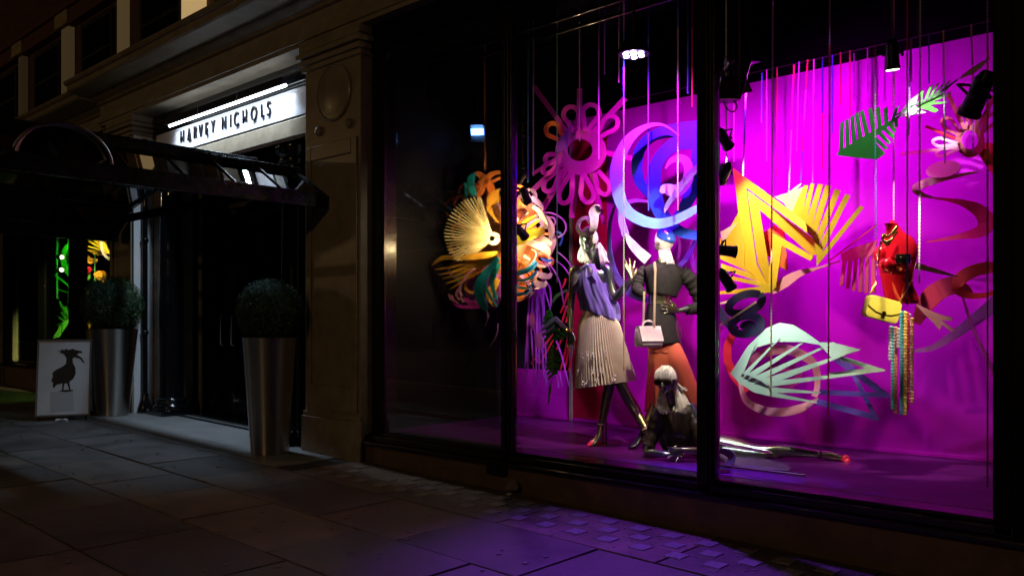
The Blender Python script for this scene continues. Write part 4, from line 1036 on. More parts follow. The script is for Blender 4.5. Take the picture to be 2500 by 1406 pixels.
for i, (ax, ay, bx, by, w) in enumerate([(1303, 212, 1390, 330, 12), (1415, 217, 1414, 318, 12), (1527, 240, 1446, 326, 13), (1296, 469, 1370, 400, 12), (1318, 522, 1382, 412, 14), (1396, 532, 1410, 424, 13), (1461, 511, 1442, 420, 12), (1475, 548, 1450, 440, 9), (1560, 391, 1474, 372, 13), (1300, 425, 1362, 385, 8)]):
    band('petal_strip', pp['pink'], [(ax, ay, w, yF+.03+.007*i), ((ax+bx)/2, (ay+by)/2, w, yF+.02+.007*i), (bx, by, w, yF+.007*i)], t, 3)
cut('petal_blade', pp['purple'], [[(1396, 300), (1390, 330), (1384, 365), (1356, 372), (1370, 335)]], plane_frame(1380, 340, yF-.12, -14, 6), t)

# ---- blue swirl
yB_ = 1.15
t = art('paper_swirl', 'big blue and pale blue paper swirl curling above the mannequin with the blue cap', 1600, 430, yB_)
band('ribbon', paper('paper_azure', (.20, .42, .80)), [(1664, 336, 3, 1.30), (1620, 306, 6, 1.25), (1575, 311, 13, 1.15), (1533, 345, 25, 1.05), (1508, 400, 30, 1.0), (1506, 450, 30, .98), (1520, 500, 29, .97), (1550, 530, 27, .96), (1600, 546, 25, .97), (1650, 536, 22, 1.0), (1712, 504, 17, 1.05)], t, 8)
band('ribbon', pp['blue'], [(1712, 312, 36, 1.45), (1655, 318, 34, 1.42), (1600, 330, 26, 1.38), (1566, 360, 25, 1.36), (1555, 402, 26, 1.34), (1562, 444, 24, 1.36), (1585, 478, 14, 1.4)], t, 7)
band('ribbon', pp['blue'], [(1705, 345, 40, 1.30), (1650, 352, 34, 1.28), (1610, 388, 30, 1.25), (1596, 436, 34, 1.22), (1602, 492, 36, 1.2), (1625, 535, 32, 1.2), (1662, 566, 26, 1.22), (1712, 576, 22, 1.25)], t, 7)
band('ribbon', pp['blue'], [(1712, 360, 44, 1.2), (1704, 420, 40, 1.18), (1688, 470, 34, 1.16), (1660, 520, 20, 1.15), (1630, 540, 6, 1.15)], t, 7)
band('ribbon', pp['lilac'], [(1612, 470, 6, 1.1), (1625, 462, 26, 1.1), (1652, 466, 30, 1.08), (1676, 446, 26, 1.07), (1682, 412, 24, 1.07), (1668, 388, 20, 1.08), (1640, 392, 12, 1.1), (1625, 412, 4, 1.1)], t, 7)
band('ribbon', pp['lilac'], [(1712, 400, 14, .95), (1676, 438, 16, .96), (1645, 480, 14, .98), (1628, 505, 10, 1.0), (1622, 520, 3, 1.0)], t, 6)
# ---- violet ribbons beside the lilac blouse
t = art('paper_ribbon', 'long violet and white paper ribbon curling behind the raised metallic hand', 1510, 600, 1.5)
band('ribbon', pp['violet'], [(1504, 495, 5, 1.55), (1490, 540, 8, 1.52), (1487, 590, 10, 1.5), (1494, 640, 13, 1.48), (1512, 685, 17, 1.46), (1545, 718, 20, 1.44), (1590, 735, 14, 1.44)], t, 6)
band('ribbon', pp['lilac'], [(1596, 494, 5, 1.35), (1550, 490, 9, 1.33), (1520, 505, 14, 1.3), (1518, 540, 16, 1.28), (1528, 575, 17, 1.26)], t, 6)
band('ribbon', pp['white'], [(1528, 570, 4, 1.25), (1540, 592, 18, 1.24), (1560, 615, 24, 1.22), (1582, 634, 26, 1.2)], t, 6)
t = art('paper_ribbon', 'dark purple paper ribbon looping behind the blue capped mannequin', 1680, 620, 1.7)
band('ribbon', pp['plum'], [(1652, 568, 7, 1.72), (1660, 600, 7, 1.72), (1656, 630, 8, 1.7), (1645, 655, 8, 1.7)], t, 5)
band('ribbon', pp['violet'], [(1712, 560, 6, 1.62), (1694, 596, 10, 1.6), (1676, 630, 13, 1.58), (1652, 655, 10, 1.6), (1632, 665, 5, 1.6)], t, 5)
band('ribbon', pp['purple'], [(1698, 560, 4, 1.75), (1688, 610, 9, 1.75), (1694, 645, 14, 1.75), (1715, 668, 16, 1.75)], t, 5)

# ---- yellow zigzag leaf
yL = 1.15; c = crop(1730, 380, 2.068)
t = art('paper_leaf', 'large yellow paper leaf cut in zigzags and pointed fingers hanging right of the middle post', 1900, 560, yL, group='paper leaves')
fr = plane_frame(1860, 560, yL, -10, 4)
cut('zigzag', pp['yellow'], [c([(125, 65), (490, 335), (500, 392), (190, 162), (242, 545), (300, 655), (255, 640), (180, 560), (182, 450), (150, 280)])], fr, t)
cut('zigzag', pp['yellow'], [c([(195, 175), (530, 420), (545, 500), (520, 505), (258, 275), (312, 600), (300, 655), (248, 540)])], plane_frame(1860, 560, yL+.05, 18, -8), t)
cut('zigzag', pp['yellow'], [c([(325, 390), (530, 510), (515, 532), (372, 455), (342, 655), (300, 660)])], plane_frame(1870, 600, yL+.03, -22, 6), t)
cut('zigzag', pp['orange'], [c([(330, 350), (382, 380), (402, 580), (352, 560), (275, 480), (270, 395)])], plane_frame(1870, 600, yL+.22, 5, 0), t)
fr2 = plane_frame(1990, 560, yL+.02, 16, -6)
cut('finger_fan', pp['yellow'], [c([(545, 560), (785, 262), (765, 252), (572, 490), (716, 202), (690, 194), (556, 455), (667, 178), (638, 168), (541, 408), (618, 155), (590, 148), (519, 362), (578, 146), (552, 142), (498, 315), (535, 143), (515, 140), (478, 275), (503, 150), (482, 150), (440, 240), (420, 300), (500, 392), (530, 420), (545, 500)])], fr2, t)
cut('finger_fan', pp['yellow'], [c([(150, 290), (180, 450), (178, 560), (255, 640), (300, 655), (345, 657), (320, 690), (45, 700), (45, 686), (268, 660), (90, 622), (86, 602), (250, 635), (66, 572), (64, 545), (212, 592), (60, 522), (58, 420), (100, 380)])], plane_frame(1800, 620, yL+.03, -24, 5), t)
cut('pale_back', pp['cream'], [c([(330, 208), (400, 188), (465, 138), (471, 143), (440, 175), (482, 155), (470, 262), (420, 300), (380, 240)])], plane_frame(1930, 470, yL+.10, 10, -20), t)
cut('pale_back', pp['cream'], [c([(60, 385), (160, 330), (168, 400), (150, 430), (70, 440)])], plane_frame(1780, 570, yL+.09, -10, -10), t)
bands('tail', pp['rose'], [[(320, 690, 26, 1.12), (385, 640, 52, 1.15), (460, 595, 34, 1.2), (545, 570, 12, 1.25), (665, 532, 6, 1.35)]], t, c, wscale=1/2.068)
bands('stem', pp['cream'], [[(45, 750, 10, 1.2), (180, 715, 10, 1.18), (320, 680, 12, 1.14)]], t, c, wscale=1/2.068)
# ---- navy spiral
t = art('paper_spiral', 'dark navy double ring paper spiral hanging below the yellow leaf', 1820, 770, 1.0)
band('ring', pp['navy'], [(x, y, 19, .98+.05*sin(k*.5)) for k, (x, y) in enumerate(ell(1820, 741, 43, 21, -20, 16))], t, 3, closed=True)
band('ring', pp['navy'], [(x, y, 20, 1.0) for x, y in ell(1822, 793, 36, 22, -8, 16)], t, 3, closed=True)
band('ring', pp['navy'], [(1752, 750, 14, 1.1), (1764, 770, 20, 1.08), (1778, 790, 20, 1.04), (1800, 806, 16, 1.02)], t, 4)
cut('core', pp['navy'], [ell(1826, 794, 20, 12, -8)], plane_frame(1826, 794, 1.02, -10, 10), t)
band('pointer', pp['cream'], [(1752, 797, 4, .85), (1800, 768, 4, .88), (1846, 737, 5, .92)], t, 3)
# ---- mint leaf with long spikes
yM = .95
t = art('paper_leaf', 'pale mint paper leaf with long thin spikes floating above the reclining legs', 1900, 900, yM, group='paper leaves')
frm = plane_frame(1860, 920, yM, -8, 10)
cut('blade', pp['mint'], [c([(110, 1100), (200, 960), (290, 872), (360, 843), (430, 855), (500, 898), (560, 942), (630, 943), (765, 978), (630, 1030), (590, 985), (560, 955), (470, 940), (340, 940), (245, 968), (185, 1060), (170, 1095), (300, 1155), (316, 1215), (230, 1195), (158, 1150)])], frm, t)
for i, (a, b, tx, ty) in enumerate([((160, 1095), (176, 1100), 240, 935), ((172, 1100), (196, 1106), 358, 922), ((192, 1104), (226, 1120), 498, 930), ((224, 1118), (262, 1136), 632, 942), ((258, 1132), (296, 1160), 766, 977), ((285, 1140), (312, 1166), 892, 1083), ((306, 1166), (318, 1196), 565, 1196), ((312, 1190), (316, 1216), 548, 1246)]):
    cut('spike', pp['mint'], [c([a, b, (tx, ty+3), (tx, ty-3)])], plane_frame(1860, 920, yM-.015-.006*i, -4+3*i, 8), t)
cut('arrow', pp['mint'], [c([(640, 1000), (890, 1080), (885, 1088), (610, 1118), (606, 1096), (790, 1074), (660, 1030)])], plane_frame(2080, 880, yM+.15, 20, 0), t)
t = art('paper_zigzag', 'translucent blue paper zigzag trailing behind the mint spiked leaf', 2120, 960, 1.35)
for i, l_ in enumerate([[(625, 1030), (680, 1025), (915, 1205), (905, 1222), (560, 1205), (560, 1180), (850, 1195)], [(690, 1050), (715, 1050), (862, 1332), (850, 1338), (540, 1255), (545, 1225), (820, 1300)]]):
    cut('zigzag', pp['violet'], [c(l_)], plane_frame(2110, 950, 1.35+.1*i, 10, 0), t)
# ---- pink rings behind the mint leaf
t = art('paper_spiral', 'bright pink and white paper spiral circling behind the mint leaf', 1900, 920, 1.4)
band('ring', pp['rose'], [(1806, 932, 7, 1.3), (1820, 975, 15, 1.28), (1855, 998, 19, 1.25), (1905, 1006, 21, 1.22), (1955, 996, 20, 1.22), (1985, 980, 10, 1.25), (1998, 972, 2, 1.26)], t, 6)
band('ring', pp['red'], [(1790, 815, 18, 1.6), (1776, 850, 20, 1.58), (1780, 890, 20, 1.55), (1800, 925, 22, 1.5), (1826, 955, 16, 1.48)], t, 5)
band('ring', pp['rose'], [(1832, 912, 6, 1.5), (1838, 884, 20, 1.48), (1866, 862, 22, 1.45), (1912, 852, 24, 1.43), (1958, 866, 22, 1.42), (1990, 894, 18, 1.42), (1996, 940, 14, 1.43), (1988, 968, 14, 1.43)], t, 6)
band('ring', pp['pink'], [(1850, 935, 18, 1.52), (1880, 905, 22, 1.5), (1925, 896, 20, 1.5), (1950, 915, 18, 1.5), (1930, 940, 16, 1.5), (1895, 945, 10, 1.5)], t, 5)
# ---- green palm leaves
c = crop(1700, 30, 3.125); yG = 1.1
t = art('paper_leaf', 'dark green paper palm leaf with a solid lower half high on the magenta wall', 2110, 330, yG, group='paper leaves')
up_ = comb([(1088, 1060), (1530, 800)], [(1112, 842), (1148, 822), (1188, 795), (1222, 768), (1262, 755), (1325, 735), (1385, 727), (1445, 728), (1535, 722)], .62, .05, 30)
lo_ = comb([(1540, 815), (1330, 975)], [(1528, 880), (1516, 914), (1505, 956), (1474, 1002), (1452, 1044)], .6, .1, 26)
cut('leaf_blade', pp['green'], [c(up_+[(1575, 765)]+lo_+[(1440, 1080), (1372, 1126), (1070, 1092)])], plane_frame(2110, 330, yG, 12, -8), t)
t = art('paper_leaf', 'bright green paper palm leaf with a white back beside the gold chain', 2270, 250, 1.3, group='paper leaves')
up_ = comb([(1690, 715), (1895, 615)], [(1725, 600), (1795, 560), (1845, 543), (1892, 540), (1932, 528), (1984, 516)], .66, .04, 30)
lo_ = comb([(1905, 622), (1765, 715)], [(1950, 610), (1918, 642), (1912, 690)], .66, .1, 26)
cut('leaf_blade', pp['lime'], [c(up_+lo_+[(1852, 748), (1818, 766), (1680, 724)])], plane_frame(2270, 250, 1.3, 15, -6), t)
cut('pale_back', pp['white'], [c([(1525, 806), (1600, 705), (1625, 668), (1666, 640), (1692, 622), (1700, 625), (1672, 722), (1775, 766), (1640, 790)])], plane_frame(2220, 260, 1.34, 10, 6), t)
cut('leaf_tip', pp['rose'], [c([(1995, 516), (2060, 455), (2150, 395), (2252, 335), (2190, 410), (2130, 462), (2060, 492)])], plane_frame(2380, 165, 1.4, 20, 0), t)
band('midrib', pp['dgreen'], [(2185, 283, 3, 1.2), (2230, 258, 4, 1.24), (2290, 228, 4, 1.27), (2338, 195, 3, 1.32)], t, 4)
# ---- crimson flower at the right edge
yR = 1.7
t = art('paper_flower', 'crimson paper flower with looped petals at the right edge of the window', 2370, 340, yR, group='paper flowers')
cut('flower_disc', pp['crimson'], [ell(2368, 345, 36, 40), ell(2368, 342, 20, 23)], plane_frame(2368, 345, yR, 8, 0), t)
for i, (hx, hy, tx, ty, w) in enumerate([(2345, 330, 2302, 292, 13), (2356, 315, 2352, 258, 12), (2384, 312, 2408, 256, 12), (2396, 325, 2430, 280, 11), (2338, 352, 2278, 346, 10), (2342, 362, 2286, 376, 9)]):
    band('petal_loop', pp['crimson'] if i < 4 else pp['rose'], teardrop((hx, hy), (tx, ty), w, 8, yR-.02-.007*i), t, 4)
for i, (ax, ay, bx, by, w, m_) in enumerate([(2314, 228, 2352, 312, 10, 'crimson'), (2260, 309, 2336, 340, 7, 'red'), (2375, 262, 2372, 310, 9, 'crimson'), (2428, 235, 2388, 312, 9, 'crimson'), (2199, 377, 2337, 360, 8, 'rose')]):  # long rose strip: the white light on it put into its colour
    band('petal_strip', pp[m_], [(ax, ay, w, yR-.1+.007*i), ((ax+bx)/2, (ay+by)/2, w, yR-.05+.007*i), (bx, by, w, yR+.007*i)], t, 3)
cut('petal_fall', pp['red'], [[(2385, 370), (2400, 350), (2440, 350), (2440, 445), (2410, 410)]], plane_frame(2410, 390, yR+.08, 5, 0), t)
# ---- pink disc curl and crescent
t = art('paper_curl', 'glossy pink paper disc curling downward below the crimson flower', 2300, 440, 1.5)
cut('disc', pp['rose'], [ell(2303, 414, 43, 20, -10)], plane_frame(2303, 414, 1.5, 0, 30), t)
band('curl', pp['rose'], [(2392, 418, 3, 1.55), (2345, 428, 9, 1.52), (2305, 436, 13, 1.5), (2262, 446, 20, 1.46), (2235, 460, 18, 1.46), (2250, 475, 12, 1.5), (2282, 484, 4, 1.55)], t, 6)
t = art('paper_crescent', 'deep magenta paper crescent swinging under the pink curl at the right', 2370, 540, 1.8)
band('crescent', pp['crimson'], [(2280, 484, 3, 1.7), (2340, 493, 14, 1.75), (2388, 513, 32, 1.8), (2408, 543, 42, 1.82), (2390, 566, 28, 1.82), (2335, 579, 12, 1.85), (2262, 591, 3, 1.9)], t, 7)
# ---- broad crimson ribbon loops
t = art('paper_ribbon', 'broad crimson paper ribbon looping at the right behind the red bust', 2350, 740, 1.6)
band('ribbon', pp['crimson'], [(2238, 790, 20, 1.5), (2262, 738, 46, 1.5), (2298, 706, 46, 1.52), (2335, 698, 40, 1.55), (2372, 716, 14, 1.6)], t, 6)
band('ribbon', pp['red'], [(2442, 650, 26, 1.5), (2388, 658, 30, 1.48), (2348, 678, 32, 1.45), (2336, 702, 26, 1.45), (2360, 720, 17, 1.48), (2402, 721, 13, 1.52), (2442, 708, 10, 1.55)], t, 6)
band('ribbon', pp['plum'], [(2225, 857, 6, 1.75), (2275, 849, 14, 1.75), (2330, 817, 22, 1.74), (2385, 776, 30, 1.72), (2442, 732, 38, 1.7)], t, 6)
band('stick', pp['pink'], [(2350, 725, 6, 1.62), (2383, 820, 8, 1.64), (2437, 928, 10, 1.66)], t, 3)
band('streak', pp['rose'], [(2234, 648, 15, 1.2), (2280, 660, 11, 1.3), (2337, 676, 3, 1.4)], t, 4)
t = art('paper_arrow', 'small pink paper arrow feather behind the yellow bag', 2290, 780, 1.25)
cut('arrow', pp['rose'], [[(2236, 742), (2285, 764), (2326, 776), (2324, 783), (2298, 782), (2332, 806), (2324, 810), (2300, 793), (2294, 806), (2276, 786), (2250, 760)]], plane_frame(2290, 780, 1.25, 10, 0), t)
# ---- red feather
c = crop(1730, 380, 2.068)
t = art('paper_leaf', 'dark red paper feather with hanging fingers left of the red bust', 2095, 650, 1.45, group='paper leaves')
lo_ = comb([(842, 500), (668, 540)], [(832, 690), (797, 692), (766, 690), (734, 682), (702, 672), (672, 656)], .6, .1, 20)
cut('feather_blade', pp['crimson'], [c([(668, 495), (720, 468), (850, 428)]+lo_)], plane_frame(2095, 640, 1.45, -10, 10), t)
band('stem', pp['red'], [(2020, 640, 3, 1.3), (2080, 595, 3, 1.4), (2143, 547, 3, 1.5)], t, 3)

# ---- the great orange burst of ribbons
c5 = crop(1040, 400, 3.7); c6 = crop(1230, 400, 3.7)
t = art('ribbon_burst', 'huge round burst of orange, teal and pink paper ribbons around a glowing pleated fan', 1210, 590, 1.0)
fan = c5([(490, 310), (465, 305), (432, 300), (402, 313), (370, 320), (345, 330), (317, 345), (294, 366), (271, 390), (249, 411), (229, 440), (211, 470), (196, 501), (185, 534), (175, 564), (168, 595), (163, 627), (165, 658), (169, 690), (175, 721), (184, 750), (194, 781), (206, 808), (228, 835), (251, 858), (279, 876), (309, 887), (345, 893)])
fcx, fcy = 1204, 583
m_slat = mat('slat_paper', (.82, .66, .30), .6, var=.06, scale=20)
cut('fan_heart', pp['cream'], [ell(1205, 583, 15, 16)], plane_frame(1204, 583, 1.0, 0, 0), t)  # added pale disc that catches the bulb's light as a halo
for i, (x, y) in enumerate(fan):
    d = math.hypot(x-fcx, y-fcy); mb = MB(); p0 = Y(fcx+(x-fcx)*9/d, fcy+(y-fcy)*9/d, .98); p1_ = Y(x, y, .86+.05*math.sin(i))
    dr = (p1_-p0); L = dr.length; dr.normalize(); s = dr.cross(FWD).normalized()
    mb.obox((p0+p1_)/2, dr*L/2, s*.0058, FWD*.012); mb.build('slat', m_slat, t)
back = cut('backing_disc', mat('backing_rust', (.22, .06, .012), .8, var=.4, scale=9), [ell(1232, 600, 84, 120)], plane_frame(1225, 590, 1.22, -12, 0), t)
W5 = 1/3.7
bands('fringe', pp['amber'], [[(640, 805, 40, .92), (500, 830, 60, .9), (300, 850, 40, .86), (150, 850, 40, .84), (52, 918, 6, .82)], [(640, 815, 20, .92), (420, 880, 26, .9), (230, 930, 24, .86), (78, 955, 8, .84)], [(640, 825, 20, .92), (430, 900, 26, .9), (260, 970, 24, .87), (115, 1000, 8, .85)], [(640, 835, 20, .93), (440, 920, 26, .9), (280, 1000, 24, .88), (150, 1035, 8, .87)], [(640, 845, 20, .93), (450, 935, 26, .91), (290, 1040, 24, .89), (180, 1080, 8, .88)], [(640, 850, 20, .93), (470, 950, 26, .92), (310, 1070, 20, .9), (215, 1130, 7, .9)]], t, c5, wscale=W5)
bands('pink_strip', pp['rose'], [[(440, 945, 10, .88), (370, 1000, 14, .87), (345, 1060, 16, .87)], [(335, 1055, 16, .88), (300, 1130, 18, .87), (320, 1195, 14, .87)], [(290, 1130, 14, .9), (270, 1180, 14, .9), (300, 1230, 10, .9)], [(310, 1205, 16, .88), (340, 1250, 16, .88)], [(205, 1175, 12, .92), (220, 1215, 14, .92), (250, 1240, 10, .92)], [(230, 1185, 10, .93), (250, 1230, 12, .93), (290, 1260, 8, .93)]], t, c5, wscale=W5)
bands('pink_loop', pp['pink'], [[(340, 1215, 26, .92), (400, 1255, 40, .92), (460, 1275, 36, .92), (520, 1290, 20, .92)], [(240, 1245, 18, .96), (300, 1285, 30, .96), (400, 1295, 26, .96), (480, 1300, 14, .96)]], t, c5, wscale=W5)
bands('plum_fold', pp['plum'], [[(560, 945, 60, 1.0), (450, 980, 70, 1.02), (390, 1080, 90, 1.04), (400, 1180, 80, 1.04), (470, 1260, 40, 1.0)]], t, c5, wscale=W5)
bands('teal_band', pp['teal'], [[(655, 850, 40, .82), (570, 950, 60, .82), (500, 1050, 90, .80), (470, 1150, 80, .8), (510, 1270, 70, .82), (545, 1325, 20, .84)], [(650, 900, 60, .86), (610, 1000, 50, .86), (590, 1090, 30, .87), (640, 1230, 24, .88)], [(560, 960, 20, .84), (530, 1080, 22, .82), (580, 1200, 24, .84), (640, 1290, 10, .86)]], t, c5, wscale=W5)
bands('orange_leaf', pp['amber'], [[(650, 1040, 50, .95), (610, 1110, 70, .95), (570, 1180, 60, .95), (600, 1260, 30, .95)], [(540, 1150, 8, .86), (570, 1240, 8, .86), (612, 1290, 6, .86)]], t, c5, wscale=W5)
bands('orange_loop', pp['orange'], [[(428, 85, 14, .92), (480, 95, 50, .92), (545, 160, 70, .93), (590, 240, 60, .95), (560, 300, 20, .96)], [(668, 75, 30, .86), (590, 95, 44, .86), (530, 160, 56, .87), (490, 250, 50, .88), (470, 300, 16, .9)], [(668, 125, 20, .8), (600, 160, 22, .8), (575, 150, 14, .8)], [(430, 90, 12, 1.0), (420, 160, 26, 1.0), (470, 215, 30, 1.0)]], t, c5, wscale=W5)
bands('green_band', pp['teal'], [[(440, 85, 20, .84), (405, 130, 60, .84), (405, 200, 58, .84), (435, 285, 50, .86)], [(350, 170, 12, .95), (360, 250, 24, .95), (350, 310, 20, .95)]], t, c5, wscale=W5)
bands('copper_loop', pp['brown'], [[(345, 175, 10, .98), (305, 220, 14, .98), (300, 290, 14, .98), (360, 300, 10, .98)], [(370, 190, 12, 1.0), (375, 260, 12, 1.0), (410, 300, 8, 1.0)], [(170, 358, 12, 1.05), (220, 315, 20, 1.04), (275, 300, 22, 1.02), (250, 370, 16, 1.02), (300, 400, 10, 1.02)], [(290, 300, 14, 1.06), (190, 350, 18, 1.06), (168, 420, 16, 1.06), (205, 470, 10, 1.06)], [(170, 470, 10, 1.1), (150, 520, 12, 1.1), (165, 560, 8, 1.1)], [(150, 545, 10, 1.1), (140, 600, 12, 1.1), (160, 640, 8, 1.1)], [(165, 690, 8, 1.1), (120, 720, 12, 1.1), (118, 755, 6, 1.1)]], t, c5, wscale=W5)
bands('orange_strand', pp['amber'], [[(660, 230+18*k, 12, .95), (600-8*k, 260+22*k, 16, .95), (555+10*k, 330+26*k, 14, .96), (600+9*k, 450+14*k, 8, .98)] for k in range(7)], t, c5, wscale=W5)
# right of the post
bands('cream_band', pp['mauve'], [[(150, 240, 20, .9), (240, 300, 40, .92), (310, 350, 46, .95), (350, 400, 20, .97)], [(330, 450, 40, .97), (390, 510, 60, 1.0), (430, 590, 60, 1.02), (425, 680, 30, 1.04)], [(440, 640, 40, 1.05), (450, 720, 46, 1.05), (410, 830, 26, 1.02)]], t, c6, wscale=W5)
bands('cream_band', pp['cream'], [[(150, 660, 40, .80), (270, 720, 60, .82), (380, 770, 70, .84), (415, 830, 16, .86)], [(260, 650, 30, .86), (370, 690, 60, .88), (430, 730, 30, .9)], [(260, 390, 30, .9), (320, 430, 40, .92), (370, 540, 50, .94), (385, 590, 20, .95)]], t, c6, wscale=W5)
bands('orange_band', pp['orange'], [[(95, 205, 14, .85), (150, 205, 24, .85), (210, 240, 16, .86)], [(95, 245, 16, .86), (150, 250, 24, .86), (200, 275, 12, .87)], [(95, 430, 20, .8), (140, 400, 24, .8), (200, 390, 20, .8)], [(110, 360, 14, .82), (150, 360, 24, .82), (190, 375, 14, .82)]], t, c6, wscale=W5)
bands('rust_strand', pp['brown'], [[(140, 500, 10, .84), (115+12*k, 440, 13, .82), (150+14*k, 395, 14, .80), (200+10*k, 400+6*k, 12, .80), (235+5*k, 450+8*k, 10, .82)] for k in range(7)], t, c6, wscale=W5)
bands('plum_strand', pp['mauve'], [[(170, 590, 20, .86), (250, 540, 40, .85), (320, 510, 40, .86), (345, 560, 26, .87), (280, 610, 20, .87)]], t, c6, wscale=W5)
bands('yellow_strip', pp['yellow'], [[(160, 550, 16, .76), (220, 505, 26, .75), (285, 468, 12, .75)], [(200, 610, 16, .76), (265, 550, 26, .75), (325, 505, 16, .75)]], t, c6, wscale=W5)
bands('yellow_band', pp['yellow'], [[(85, 715, 80, .70), (200, 660, 90, .70), (300, 620, 80, .71), (368, 605, 60, .73)]], t, c6, wscale=W5, th=.008)
bands('orange_cup', pp['orange'], [[(90, 790, 60, .92), (170, 770, 80, .9), (250, 800, 90, .9), (280, 870, 60, .9), (240, 940, 60, .9), (160, 960, 60, .9), (100, 930, 50, .9)], [(110, 870, 14, .84), (160, 900, 18, .83), (190, 960, 14, .84)], [(170, 840, 12, .85), (150, 890, 18, .84), (130, 950, 14, .84)], [(210, 820, 14, .83), (250, 860, 16, .82), (215, 920, 14, .83)], [(100, 1120, 60, .95), (160, 1130, 60, .95), (200, 1100, 40, .95)], [(95, 1210, 40, .95), (150, 1215, 40, .95), (190, 1190, 30, .95)]], t, c6, wscale=W5)
bands('teal_ring', pp['ocean'], [[(85, 1000, 40, .74), (180, 975, 44, .72), (250, 930, 60, .72), (296, 880, 46, .75)], [(85, 1050, 16, .76), (180, 1050, 22, .74), (260, 1015, 26, .74), (300, 960, 16, .77)], [(90, 1085, 10, .8), (150, 1115, 18, .78), (220, 1120, 18, .78), (268, 1070, 14, .8)], [(90, 1150, 12, .82), (150, 1175, 22, .8), (215, 1165, 18, .8), (245, 1130, 10, .82)]], t, c6, wscale=W5)
bands('peach_edge', pp['cream'], [[(85, 965, 8, .71), (180, 950, 9, .7), (240, 910, 9, .7), (285, 850, 9, .72), (290, 800, 8, .76), (250, 770, 7, .8)], [(90, 1072, 7, .73), (190, 1075, 8, .72), (275, 1040, 9, .72), (312, 980, 7, .75)], [(90, 1095, 6, .77), (150, 1130, 8, .76), (230, 1130, 8, .76)], [(95, 1230, 7, .78), (170, 1215, 8, .77), (235, 1160, 7, .78)]], t, c6, wscale=W5)
bands('mauve_cylinder', pp['mauve'], [[(300, 985, 50, .98), (350, 1010, 56, .97), (410, 1015, 46, .98), (428, 985, 20, 1.0)], [(270, 1060, 50, 1.0), (320, 1090, 56, .99), (370, 1090, 46, 1.0), (382, 1060, 16, 1.02)], [(95, 1245, 14, 1.0), (170, 1225, 20, 1.0), (240, 1190, 18, 1.0), (275, 1150, 8, 1.0)]], t, c6, wscale=W5)
bands('purple_loop', pp['purple'], [[(340, 445, 12, 1.08), (430, 445, 14, 1.08), (520, 490, 14, 1.06), (562, 560, 13, 1.04), (545, 630, 12, 1.04), (480, 668, 12, 1.06), (430, 665, 8, 1.08)], [(390, 480, 12, 1.12), (450, 490, 14, 1.1), (465, 540, 13, 1.1), (430, 575, 10, 1.12)], [(345, 870, 8, .95), (420, 920, 9, .93), (480, 1010, 10, .92), (515, 1110, 10, .92), (540, 1250, 10, .92), (575, 1340, 9, .92)], [(485, 795, 8, 1.1), (560, 860, 9, 1.1), (620, 940, 7, 1.1)], [(470, 870, 7, 1.15), (540, 930, 8, 1.15), (590, 1000, 7, 1.15)], [(370, 1050, 10, 1.1), (410, 1110, 12, 1.1), (425, 1200, 12, 1.1), (425, 1290, 8, 1.1)], [(330, 895, 8, .9), (400, 930, 9, .9), (430, 990, 8, .92)]], t, c6, wscale=W5)
bands('blue_ring', pp['blue'], [[(440, 615, 12, 1.1), (500, 620, 18, 1.1), (528, 670, 18, 1.1), (505, 740, 14, 1.1)], [(330, 850, 10, 1.0), (390, 875, 26, 1.0), (440, 870, 20, 1.0)]], t, c6, wscale=W5)
# many finer loops all round the rim
ql = random.Random(31)
for k in range(34):
    a = R(ql.uniform(35, 300)) if k % 4 else R(ql.uniform(-60, 60)); r0 = ql.uniform(60, 90); r1 = ql.uniform(118, 158)
    px, py = 1215+cos(a)*r0*.95, 592-sin(a)*r0*1.05; qx, qy = 1215+cos(a+ql.uniform(-.25, .25))*r1*.95, 592-sin(a+ql.uniform(-.2, .2))*r1*1.05
    if 600 < py and px < 1110: qx += 15
    mm = ql.choice(('orange', 'amber', 'brown', 'orange', 'teal') if sin(a) > .1 else ('pink', 'plum', 'mauve', 'teal', 'amber')) if cos(a) < .2 else ql.choice(('mauve', 'orange', 'amber', 'cream', 'purple'))
    band('rim_loop', pp[mm], teardrop((px, py), (qx, qy), ql.uniform(10, 20), ql.uniform(4, 9), ql.uniform(.98, 1.12)), t, 4, tilt=ql.uniform(-1.5, 1.5))
# loose tendrils under the burst
bands('tendril', pp['mauve'], [[(545, 1320, 8, .95), (560, 1380, 7, .95), (530, 1470, 5, .96)], [(650, 1440, 6, .95), (640, 1540, 6, .95), (570, 1660, 4, .96)]], t, c5, wscale=W5)
# yellow scrap seen at the top
# ---- purple paper tassel
c7 = crop(1230, 680, 3.905)
t = art('paper_tassel', 'hanging tassel of thin purple paper strips left of the skirted mannequin', 1320, 800, 1.35)
qq = random.Random(9)
for k, (x0, y0, x1, y1) in enumerate([(245, 180, 195, 990), (235, 200, 228, 985), (275, 170, 290, 1035), (290, 60, 305, 1035), (300, 80, 318, 810), (330, 80, 335, 965), (345, 90, 370, 935), (352, 60, 395, 1035), (370, 90, 410, 1005), (380, 80, 345, 800), (400, 20, 445, 300), (310, 100, 350, 760), (500, 590, 620, 1025), (530, 890, 560, 1030), (490, 890, 520, 1040), (330, 40, 300, 740)]):
    bw = qq.uniform(-26, 26)
    bands('strip', pp['purple'], [[(x0, y0, 12, 1.3+.012*k), ((x0*2+x1)/3+bw, y0+(y1-y0)*.33, 13, 1.3+.012*k), ((x0+2*x1)/3+bw*.5, y0+(y1-y0)*.66, 12, 1.3+.012*k), (x1, y1, 10, 1.3+.012*k)]], t, c7, wscale=1/3.905, n=4)
for x, y, rx, ry in ((270, 405, 28, 78), (335, 590, 34, 80)):
    cut('dark_oval', pp['plum'], [c7(ell(x, y, rx, ry))], plane_frame(1300, 790, 1.25, 0, 0), t)
